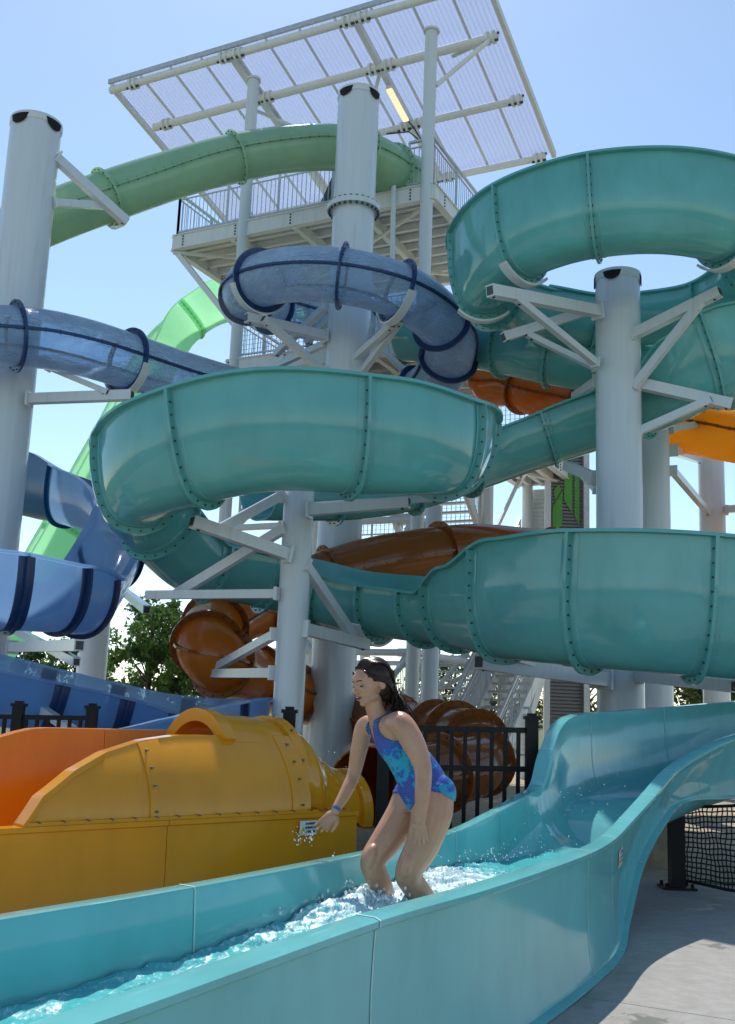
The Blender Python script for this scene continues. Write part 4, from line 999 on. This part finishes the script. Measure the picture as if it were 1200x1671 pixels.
tree_px('lower dark green tree tucked right of the tall airy one', 318, 1068, 33, 1.3, 2, mat=0, nclump=60)
tree_px('low bushy tree seen between blue flume and short white post', 128, 1052, 42, 1.8, 3, mat=0)
tree_px('small tree crown at the far left below the blue bowl', 40, 1058, 44, 1.8, 4, mat=1)
tree_px('olive green tree glimpsed between screen panel and thick right posts', 962, 1062, 40, 1.6, 5, mat=2)
tree_px('dark green tree between the two right-hand posts', 1122, 1088, 42, 2.2, 6, mat=2, lsz=.1)
tree_px('dark tree at the right edge of the photo', 1212, 1085, 42, 2.4, 7, mat=1, lsz=.1)
tree_px('distant tree just visible beside the thin braced post', 510, 1015, 46, 1.3, 8, mat=0)
tree_px('distant tree behind the stair treads', 745, 1085, 48, 3.6, 9, mat=1)
tree_px('distant tree behind the stair tower at its right', 860, 1075, 50, 3.2, 10, mat=2)
# ================================================================== THE GIRL
girl = thing('person', 'girl in a blue and purple swimsuit crouching upright in the teal run-out, wet hair', 'person', at(655, 1475, 5.6))
J = lambda u, v, Y: at(u, v, Y)
def limb(mb, pts, rad, flat=None, n=18):
    """tapered, smoothly curved closed limb through joints; pts/rad interpolated"""
    P = [V(p) for p in pts]; N = (len(P) - 1) * 8; q = [catmull(P, (len(P) - 1) * k / N) for k in range(N + 1)]; R = [max(.003, catmull([float(x) for x in rad], (len(P) - 1) * k / N)) for k in range(N + 1)]
    mb.tube(q, R, n); mb.ball(q[0], R[0], 0, 14); mb.ball(q[-1], R[-1], 0, 14)
def ell(mb, c, ax, r):  # ax: 3 orthonormal axes
    mb.ball(c, tuple(x * (1.07 if ax is AX else 1) for x in r), 0, 24, Matrix(ax).transposed())
body = MB(); AX = None
# torso
hipC = J(684, 1292, 5.66); wst = J(655, 1236, 5.66); chs = J(628, 1196, 5.62); nk0 = J(618, 1168, 5.60); nk1 = J(608, 1140, 5.60)
spine = (chs - hipC).normalized(); side = V((.25, -.97, 0)); side = (side - spine * side.dot(spine)).normalized(); fwd = side.cross(spine).normalized()
if fwd.x > 0: fwd = -fwd
def torso():
    st_ = [(J(668, 1316, 5.66), .100, .075, 0), (J(694, 1300, 5.66), .136, .118, .0), (J(690, 1280, 5.66), .138, .122, 0), (J(678, 1256, 5.66), .126, .112, 0), (J(662, 1232, 5.65), .116, .102, 0), (J(646, 1208, 5.63), .124, .104, 0), (J(635, 1188, 5.61), .138, .096, 0), (J(627, 1177, 5.60), .128, .076, 0), (J(620, 1168, 5.60), .066, .052, 0)]
    N = 48; n = 28; rings = []
    for k in range(N + 1):
        t = (len(st_) - 1) * k / N; p = catmull([s[0] for s in st_], t); a = catmull([s[1] for s in st_], t); b = catmull([s[2] for s in st_], t)
        rings.append([p + side * math.cos(2 * PI * i / n) * a + fwd * math.sin(2 * PI * i / n) * b for i in range(n)])
    vs, fs = loft(rings); body.add(vs, fs)
torso()
limb(body, [J(620, 1176, 5.6), J(612, 1158, 5.6), J(608, 1140, 5.6)], [.056, .048, .048])
# shoulders and arms   near = the arm towards the camera
shN = J(655, 1182, 5.46); elN = J(690, 1252, 5.38); wrN = J(686, 1336, 5.34); shF = J(596, 1186, 5.74); elF = J(578, 1262, 5.78); wrF = J(548, 1322, 5.66)
limb(body, [J(640, 1184, 5.53), shN, J(676, 1215, 5.41), elN, J(690, 1292, 5.35), wrN], [.056, .063, .059, .046, .040, .028])
limb(body, [J(614, 1184, 5.68), shF, J(586, 1224, 5.77), elF, J(566, 1290, 5.73), wrF], [.050, .051, .046, .037, .034, .024])
# legs
limb(body, [J(706, 1302, 5.60), J(704, 1330, 5.57), J(690, 1378, 5.55), J(668, 1420, 5.54), J(672, 1440, 5.58), J(692, 1466, 5.62), J(706, 1492, 5.66)], [.112, .108, .088, .071, .066, .060, .042])
limb(body, [J(672, 1302, 5.74), J(660, 1330, 5.73), J(632, 1370, 5.68), J(610, 1402, 5.64), J(612, 1422, 5.66), J(624, 1450, 5.70), J(634, 1484, 5.74)], [.102, .100, .082, .068, .064, .058, .040])
ell(body, J(712, 1296, 5.60), (fwd, side, spine), (.104, .086, .100)); ell(body, J(698, 1292, 5.74), (fwd, side, spine), (.096, .082, .096))
ell(body, J(664, 1412, 5.50), (fwd, side, V((0, 0, 1))), (.048, .052, .06)); ell(body, J(604, 1398, 5.60), (fwd, side, V((0, 0, 1))), (.046, .048, .06))
for ank, toe in ((J(706, 1492, 5.66), J(680, 1512, 5.52)), (J(634, 1484, 5.74), J(612, 1506, 5.64))):
    limb(body, [ank, ank.lerp(toe, .5) - V((0, 0, .012)), toe - V((0, 0, .02))], [.036, .036, .022])
# hands
def hand(mb, wr, palm_dir, spread, nrm, curl, L=.155, thumb_side=1, k=1.0):
    palm_dir = palm_dir.normalized(); spread = (spread - palm_dir * spread.dot(palm_dir)).normalized(); nrm = palm_dir.cross(spread).normalized() * (1 if palm_dir.cross(spread).dot(nrm) > 0 else -1)
    pc = wr + palm_dir * .042 * k; mb.ball(pc, (.036 * k, .029 * k, .013 * k), 0, 16, Matrix((palm_dir, spread, nrm)).transposed()); mb.ball(pc + palm_dir * .020, (.026 * k, .029 * k, .011 * k), 0, 16, Matrix((palm_dir, spread, nrm)).transposed())
    for i, (off, ln_, fan) in enumerate(((-.0225, .052, -.16), (-.0075, .060, -.05), (.0078, .056, .06), (.0215, .044, .18))):
        base = wr + palm_dir * (.066 - abs(off) * .25) * k + spread * off * k; d = (palm_dir + spread * fan).normalized(); pts = [base]; cur = curl * (1 + .18 * i)
        for j, sg in enumerate((.44, .31, .25)):
            d = (d - nrm * math.tan(cur * (.7 + .5 * j))).normalized(); pts.append(pts[-1] + d * ln_ * sg * k)
        P = pts; mb.tube([P[0] - (P[1] - P[0]) * .3] + P, [.0085 * k, .0082 * k, .0074 * k, .0066 * k, .0055 * k], 10); mb.ball(P[-1], .0056 * k, 0, 8)
    b = wr + palm_dir * .022 * k - spread * .022 * k * thumb_side; d = (palm_dir * .75 - spread * .75 * thumb_side - nrm * .25).normalized(); P = [b, b + d * .026 * k, b + (d * .6 + palm_dir * .5).normalized() * .048 * k + d * .006, b + (d * .45 + palm_dir * .6).normalized() * .066 * k + d * .006]
    mb.tube(P, [.012 * k, .0095 * k, .0082 * k, .0062 * k], 10); mb.ball(P[-1], .0064 * k, 0, 8)
hand(body, wrN, J(688, 1395, 5.36) - wrN, V((1, -.1, 0)), V((0, -1, .1)), .10, thumb_side=1, k=1.08)
hand(body, wrF, J(514, 1366, 5.60) - wrF, V((.66, -.35, -.66)), V((-.2, 1, .3)), .10, thumb_side=-1, k=1.18)
# head
fH = V((-.80, -.50, -.26)).normalized(); uH = V((-.16, -.02, 1)); uH = (uH - fH * uH.dot(fH)).normalized(); sH = fH.cross(uH).normalized()  # sH: points to her own right or camera side
HC = J(606, 1114, 5.60); HK = 1.07
hp = lambda f_, s_, u_: HC + (fH * f_ + sH * s_ + uH * u_) * HK
AX = (fH, sH, uH)
ell(body, hp(-.012, 0, .022), AX, (.096, .078, .092))           # cranium
ell(body, hp(.040, 0, -.022), AX, (.052, .060, .070))           # face
ell(body, hp(.044, 0, -.066), AX, (.040, .044, .038))           # jaw
ell(body, hp(.072, 0, -.088), AX, (.016, .018, .014))           # chin
ell(body, hp(.066, 0, .030), AX, (.026, .048, .034))           # brow/forehead
for s_ in (-1, 1):
    ell(body, hp(.068, .032 * s_, -.022), AX, (.020, .022, .020))  # cheek
    ell(body, hp(.030, .040 * s_, -.066), AX, (.034, .016, .022))  # jaw side
body.tube([hp(.084, 0, .016), hp(.096, 0, -.006), hp(.108, 0, -.022)], [.006, .008, .0095], 10); body.ball(hp(.108, 0, -.023), (.0105, .0125, .0095), 0, 12, Matrix(AX).transposed())
for s_ in (-1, 1): ell(body, hp(.098, .0095 * s_, -.026), AX, (.009, .0065, .0065))
ell(body, hp(.090, 0, -.046), AX, (.010, .021, .0065)); ell(body, hp(.085, 0, -.066), AX, (.010, .018, .0070))
earS = 1 if sH.y < 0 else -1
for s_ in (-1, 1): ell(body, hp(-.012, .079 * s_, -.016), AX, (.019, .008, .027))
bo = body.build('body_raw', M['bolt'], None)
md = bo.modifiers.new('r', 'REMESH'); md.mode = 'VOXEL'; md.voxel_size = .0042; md.use_smooth_shade = True
ms_ = bo.modifiers.new('s', 'SMOOTH'); ms_.factor = .5; ms_.iterations = 5
dg = bpy.context.evaluated_depsgraph_get(); dg.update(); me = bpy.data.meshes.new_from_object(bo.evaluated_get(dg)); bpy.data.objects.remove(bo)
# skin
m, n, l, p, out = nt('wet_skin'); no = noise_node(n, l, 9, 6); r = ramp(n, l, no.outputs['Fac'], [(.3, (.47, .225, .13)), (.7, (.58, .30, .18))]); l.new(r.outputs[0], p.inputs['Base Color'])
p.inputs['Roughness'].default_value = .38; p.inputs['Subsurface Weight'].default_value = .12; p.inputs['Subsurface Radius'].default_value = (.02, .008, .004); p.inputs['Subsurface Scale'].default_value = .5
n2 = noise_node(n, l, 160, 3); bp = n.new('ShaderNodeBump'); bp.inputs['Strength'].default_value = .12; bp.inputs['Distance'].default_value = .003; l.new(n2.outputs['Fac'], bp.inputs['Height']); l.new(bp.outputs[0], p.inputs['Normal'])
M['skin'] = m; me.materials.clear(); me.materials.append(m); me.name = 'body'
me.polygons.foreach_set('use_smooth', [True] * len(me.polygons))
bo = bpy.data.objects.new('body', me); COL.objects.link(bo); bo.parent = girl
# swimsuit: faces of the torso, lifted a little
Xa = V((1, 0, 0))
def tor(p):
    d = p - hipC; return d.dot(spine), d.dot(fwd), d.dot(side)
TL = (J(620, 1166, 5.6) - hipC).dot(spine)
armsegs = [(shN, elN, .060), (elN, wrN, .06), (shF, elF, .052), (elF, wrF, .05), (J(676, 1215, 5.41), elN, .06)]
def segd(p, a, b):
    t = max(0, min(1, (p - a).dot(b - a) / (b - a).length_squared)); return (p - a.lerp(b, t)).length
bm = bmesh.new(); bm.from_mesh(me)
camp = V((0, 0, CZ))
chest_s = TL * .70
def pj(p):
    q = p - V((0, 0, CZ)); x = Xc.x * q.x + Yc.x * q.y + Zc.x * q.z; y = Xc.y * q.x + Yc.y * q.y + Zc.y * q.z; z = Xc.z * q.x + Yc.z * q.y + Zc.z * q.z
    return 600 + FPX * x / -z, 835.5 - FPX * y / -z
def in_suit(c):
    h, f_, s_ = tor(c)
    if h > TL * .985: return False
    u, v = pj(c); lp_ = [(560, 1282), (600, 1286), (652, 1296), (669, 1323), (686, 1297), (702, 1290), (722, 1295), (748, 1311)]
    if u <= 560 or u >= 748: return False
    for (u0, v0), (u1, v1) in zip(lp_, lp_[1:]):
        if u <= u1:
            if v > lerp(v0, v1, (u - u0) / (u1 - u0)): return False
            break
    if segd(c, shN.lerp(elN, .12), elN) < .068 and s_ > .095: return False
    if segd(c, elN, wrN) < .052 or segd(c, wrN, wrN + (wrN - elN) * .4) < .06: return False
    if segd(c, shF.lerp(elF, .12), elF) < .054 and s_ < -.09: return False
    if segd(c, elF, wrF) < .05: return False
    a = abs(s_)
    # leg openings: high cut
    if h < .02:
        pass
    # upper: scoop neck and straps
    if h > TL * .60:
        k = (h - TL * .60) / (TL * .40)
        inner = .004 + .060 * math.sqrt(max(0, k - .34)) if f_ > -.02 else .012 + .04 * max(0, k - .3)
        if f_ > -.02 and k > .34 and a < inner: return False
        if f_ <= -.02 and k > .35 and a > .035 and a < .0: return False
        outer = .135 - .050 * k ** 1.1
        if s_ < 0: outer -= .035 * k
        if a > outer: return False
        if k > .92 and a < .04: return False
    return True
dele = [f for f in bm.faces if not in_suit(f.calc_center_median())]
bmesh.ops.delete(bm, geom=dele, context='FACES')
# keep the biggest island
seen = set(); best = []
for f in bm.faces:
    if f.index in seen: continue
    stack = [f]; comp = []
    seen.add(f.index)
    while stack:
        g_ = stack.pop(); comp.append(g_)
        for e in g_.edges:
            for h_ in e.link_faces:
                if h_.index not in seen: seen.add(h_.index); stack.append(h_)
    if len(comp) > len(best): best = comp
bs = set(best); bmesh.ops.delete(bm, geom=[f for f in bm.faces if f not in bs], context='FACES')
for _ in range(6):
    bv = [v for v in bm.verts if v.is_boundary]; newp = {}
    for v in bv:
        nb = [e.other_vert(v).co for e in v.link_edges if e.is_boundary]
        if len(nb) == 2: newp[v] = v.co * .4 + (nb[0] + nb[1]) * .3
    for v, c in newp.items(): v.co = c
bm.normal_update()
for v in bm.verts: v.co += v.normal * .0035
sme = bpy.data.meshes.new('swimsuit'); 
cl_ = bm.loops.layers.uv.new('suit')
for f in bm.faces:
    for lp in f.loops:
        h, f_, s_ = tor(lp.vert.co); lp[cl_].uv = (math.atan2(s_, f_ + .001) * .1 + .5, h)
bm.to_mesh(sme); bm.free()
so = bpy.data.objects.new('swimsuit', sme); COL.objects.link(so); so.parent = girl
sl_ = so.modifiers.new('thick', 'SOLIDIFY'); sl_.thickness = .0035; sl_.offset = -.2
m, n, l, p, out = nt('printed_swimsuit')
uvn = n.new('ShaderNodeUVMap'); uvn.uv_map = 'suit'; mp = n.new('ShaderNodeMapping'); mp.inputs['Scale'].default_value = (22, 24, 1); mp.inputs['Location'].default_value = (.3, .85, 0); l.new(uvn.outputs[0], mp.inputs[0])
wv = n.new('ShaderNodeTexNoise'); wv.inputs['Scale'].default_value = 1.25; wv.inputs['Detail'].default_value = 3; l.new(mp.outputs[0], wv.inputs[0])
sx = n.new('ShaderNodeSeparateXYZ'); l.new(uvn.outputs[0], sx.inputs[0]); ma = n.new('ShaderNodeMath'); ma.operation = 'MULTIPLY_ADD'; ma.inputs[1].default_value = 1.7; ma.inputs[2].default_value = -.24; l.new(sx.outputs[1], ma.inputs[0]); mb_ = n.new('ShaderNodeMath'); mb_.operation = 'MULTIPLY_ADD'; mb_.inputs[1].default_value = .7; l.new(wv.outputs['Fac'], mb_.inputs[0]); l.new(ma.outputs[0], mb_.inputs[2])
r1 = ramp(n, l, mb_.outputs[0], [(.02, (.01, .26, .42)), (.10, (.012, .02, .32)), (.20, (.06, .008, .26)), (.29, (.01, .03, .38)), (.35, (.01, .28, .42)), (.50, (.01, .30, .44)), (.57, (.01, .03, .40)), (.70, (.07, .008, .28)), (.85, (.01, .01, .16))])
# small pale dashes in rows
br = n.new('ShaderNodeTexBrick'); mp2 = n.new('ShaderNodeMapping'); mp2.inputs['Scale'].default_value = (1.25, 1.1, 1); l.new(uvn.outputs[0], mp2.inputs[0]); l.new(mp2.outputs[0], br.inputs[0])
br.inputs['Scale'].default_value = 42; br.inputs['Mortar Size'].default_value = .05; br.inputs['Brick Width'].default_value = .28; br.inputs['Row Height'].default_value = .55; br.inputs['Color1'].default_value = (0, 0, 0, 1); br.inputs['Color2'].default_value = (0, 0, 0, 1); br.inputs['Mortar'].default_value = (1, 1, 1, 1)
mx = n.new('ShaderNodeMixRGB'); mx.inputs[2].default_value = (.16, .62, .80, 1); mm = n.new('ShaderNodeMath'); mm.operation = 'MULTIPLY'; mm.inputs[1].default_value = .30; l.new(br.outputs['Color'], mm.inputs[0]); l.new(mm.outputs[0], mx.inputs[0]); l.new(r1.outputs[0], mx.inputs[1]); l.new(mx.outputs[0], p.inputs['Base Color'])
p.inputs['Roughness'].default_value = .45; p.inputs['Specular IOR Level'].default_value = .2; sme.materials.append(m); sme.polygons.foreach_set('use_smooth', [True] * len(sme.polygons))
# neckline piping / back straps
mb = MB()
# hair
hair = MB()
ell(hair, hp(-.024, 0, .034), AX, (.098, .086, .092))
ell(hair, hp(-.052, 0, -.010), AX, (.066, .078, .090)); ell(hair, hp(-.060, 0, -.060), AX, (.040, .060, .060))
rh = random.Random(5)
for k in range(150):
    a = rh.uniform(-1, 1); s_ = a * .074; st0 = hp(rh.uniform(-.10, -.03), s_, rh.uniform(-.02, .05)); 
    e = rh.random(); near = (s_ * sH.y < 0)
    tip = J(rh.gauss(664, 9), rh.gauss(1196, 20), 5.56 + rh.uniform(-.06, .06)) if e > .2 else J(rh.gauss(650, 8), rh.gauss(1160, 12), 5.56 + rh.uniform(-.06, .06))
    mid_ = hp(-.094 + rh.uniform(-.012, .010), s_ * .7, -.055 + rh.uniform(-.02, .02))
    P = [catmull([st0, mid_, mid_.lerp(tip, .55) + V((.008, 0, .006)), tip], 3 * j / 10) for j in range(11)]
    hair.tube(P, [lerp(.0085, .0016, (j / 10) ** 1.2) for j in range(11)], 6)
# strands swept over the crown and past the ear
for k in range(110):
    s_ = rh.uniform(-1, 1); a0 = hp(.066 + rh.uniform(-.012, .006) - abs(s_) * .022, s_ * .042, .088 - abs(s_) * .018)
    a1 = hp(.00, s_ * .066, .122 - s_ * s_ * .030); a2 = hp(-.066, s_ * .080, .066); a3 = hp(-.096, s_ * .070, -.03); 
    P = [catmull([a0, a1, a2, a3], 3 * j / 12) for j in range(13)]; hair.tube(P, [.0042 + .0022 * math.sin(PI * j / 12) for j in range(13)], 5)
for s2 in (-1, 1):
    for k in range(26):
        a0 = hp(.058 - k * .0014, .052 * s2, .070 - k * .0012); a1 = hp(.040 - k * .002, .077 * s2, .034); a2 = hp(-.002 - k * .001, .084 * s2, .004 + rh.uniform(-.004, .004)); a3 = hp(-.045, .084 * s2, -.026); a4 = hp(-.086, .062 * s2, -.066 - k * .001)
        P = [catmull([a0, a1, a2, a3, a4], 4 * j / 14) for j in range(15)]; hair.tube(P, [.0040] * 14 + [.002], 5)
m, n, l, p, out = nt('wet_brown_hair'); p.inputs['Base Color'].default_value = (.022, .011, .007, 1); no = noise_node(n, l, 30, 3); r = ramp(n, l, no.outputs['Fac'], [(.3, (.014, .007, .005)), (.75, (.045, .022, .012))]); l.new(r.outputs[0], p.inputs['Base Color']); p.inputs['Roughness'].default_value = .3; p.inputs['Specular IOR Level'].default_value = .25
for k in range(46):   # loose wet wisps
    a0 = hp(rh.uniform(-.11, -.07), rh.uniform(-.07, .07), rh.uniform(-.08, -.03)); tip = J(rh.gauss(664, 13), rh.gauss(1188, 24), 5.56 + rh.uniform(-.07, .07)); md_ = a0.lerp(tip, .5) + V((rh.uniform(-.01, .03), 0, rh.uniform(-.02, .015)))
    P = [catmull([a0, md_, tip], 2 * j / 8) for j in range(9)]; hair.tube(P, [.0016] * 8 + [.0006], 4, cap=False)
hair.build('hair', m, girl, sharp=180)
# eyes, brows, mouth, wristband
fm = plain('lash_brown', (.03, .014, .01), .5)
for s_ in (-1, 1):
    mb = MB(); P = [hp(.0805 - .010 * abs(k - 2.2) * .32, (.017 + .0075 * k) * s_, -.0005 - .0022 * math.sin(PI * k / 4)) for k in range(5)]; mb.tube([q + fH * .0045 for q in P], [.0012, .0032, .0038, .0032, .0012], 6); mb.build('eyelashes', fm, girl)
    mb = MB(); mb.ball(hp(.0735, .032 * s_, .004), (.012, .0135, .0085), 0, 14, Matrix(AX).transposed()); mb.build('eyelid', M['skin'], girl)
    mb = MB(); P = [hp(.091 - .0035 * k, (.012 + .0088 * k) * s_, .023 + .004 * math.sin(PI * k / 4)) for k in range(5)]; mb.tube(P, [.0016, .0034, .0034, .0028, .0010], 6); mb.build('eyebrow', fm, girl)
mb = MB(); ell(mb, hp(.0925, 0, -.0555), AX, (.0065, .0175, .0062)); mb.build('mouth_opening', plain('mouth_dark', (.05, .012, .012), .4), girl)
mb = MB(); mb.tube([hp(.096, -.013, -.0512), hp(.0995, 0, -.0508), hp(.096, .013, -.0512)], [.002, .003, .002], 6); mb.build('teeth', plain('teeth_ivory', (.7, .66, .58), .3), girl)
lipm = plain('lip_rose', (.36, .12, .10), .35)
mb = MB(); mb.tube([hp(.088, -.021, -.053), hp(.099, -.008, -.0465), hp(.0985, 0, -.0475), hp(.099, .008, -.0465), hp(.088, .021, -.053)], [.0015, .0034, .003, .0034, .0015], 8); mb.build('upper_lip', lipm, girl)
mb = MB(); mb.tube([hp(.087, -.020, -.056), hp(.095, -.009, -.0635), hp(.096, 0, -.065), hp(.095, .009, -.0635), hp(.087, .020, -.056)], [.0015, .0036, .0042, .0036, .0015], 8); mb.build('lower_lip', lipm, girl)
mb = MB(); dW = (wrF - elF).normalized(); cW = wrF - dW * .004; sW = dW.cross(V((0, 0, 1))).normalized(); uW = sW.cross(dW)
rg = [[cW + dW * dd + (sW * math.cos(2 * PI * k / 24) + uW * math.sin(2 * PI * k / 24)) * rr for k in range(24)] for dd, rr in ((-.008, .0225), (-.008, .0260), (.008, .0255), (.008, .0220))]
vs, fs = loft(rg + [rg[0]], True, False); mb.add(vs, fs); mb.build('wristband', plain('blue_wristband', (.04, .16, .32), .4), girl)
#@@TAIL
finish_locations()
# ------------------------------------------------------------------ light
SUN_EL = 56.5; SUN_AZ = -8   # azimuth from +Y towards +X
sd = V((math.sin(math.radians(SUN_AZ)) * math.cos(math.radians(SUN_EL)), math.cos(math.radians(SUN_AZ)) * math.cos(math.radians(SUN_EL)), math.sin(math.radians(SUN_EL))))
lt = bpy.data.lights.new('sun', 'SUN'); lt.energy = 3.6; lt.angle = math.radians(.5); lt.color = (1, .96, .89)
lo_ = bpy.data.objects.new('sun', lt); COL.objects.link(lo_); lo_.rotation_euler = (-sd).to_track_quat('-Z', 'Y').to_euler(); lo_.location = (0, 0, 30)
w = bpy.data.worlds.new('World'); sc.world = w; w.use_nodes = True
n = w.node_tree.nodes; l = w.node_tree.links; bg = n['Background']
sky = n.new('ShaderNodeTexSky'); sky.sky_type = 'NISHITA'; sky.sun_disc = False
sky.sun_elevation = math.radians(SUN_EL); sky.sun_rotation = math.radians(SUN_AZ); sky.air_density = 1.0; sky.dust_density = .6; sky.ozone_density = 1.0; sky.altitude = 1000
tn = n.new('ShaderNodeMixRGB'); tn.blend_type = 'MULTIPLY'; tn.inputs[0].default_value = 1; tn.inputs[2].default_value = (1.03, 1.07, 1.02, 1); l.new(sky.outputs[0], tn.inputs[1]); l.new(tn.outputs[0], bg.inputs[0]); bg.inputs[1].default_value = .15
sc.view_settings.view_transform = 'Standard'; sc.view_settings.look = 'None'; sc.view_settings.gamma = 1; sc.view_settings.exposure = .33
sc.cycles.max_bounces = 8; sc.cycles.transparent_max_bounces = 24
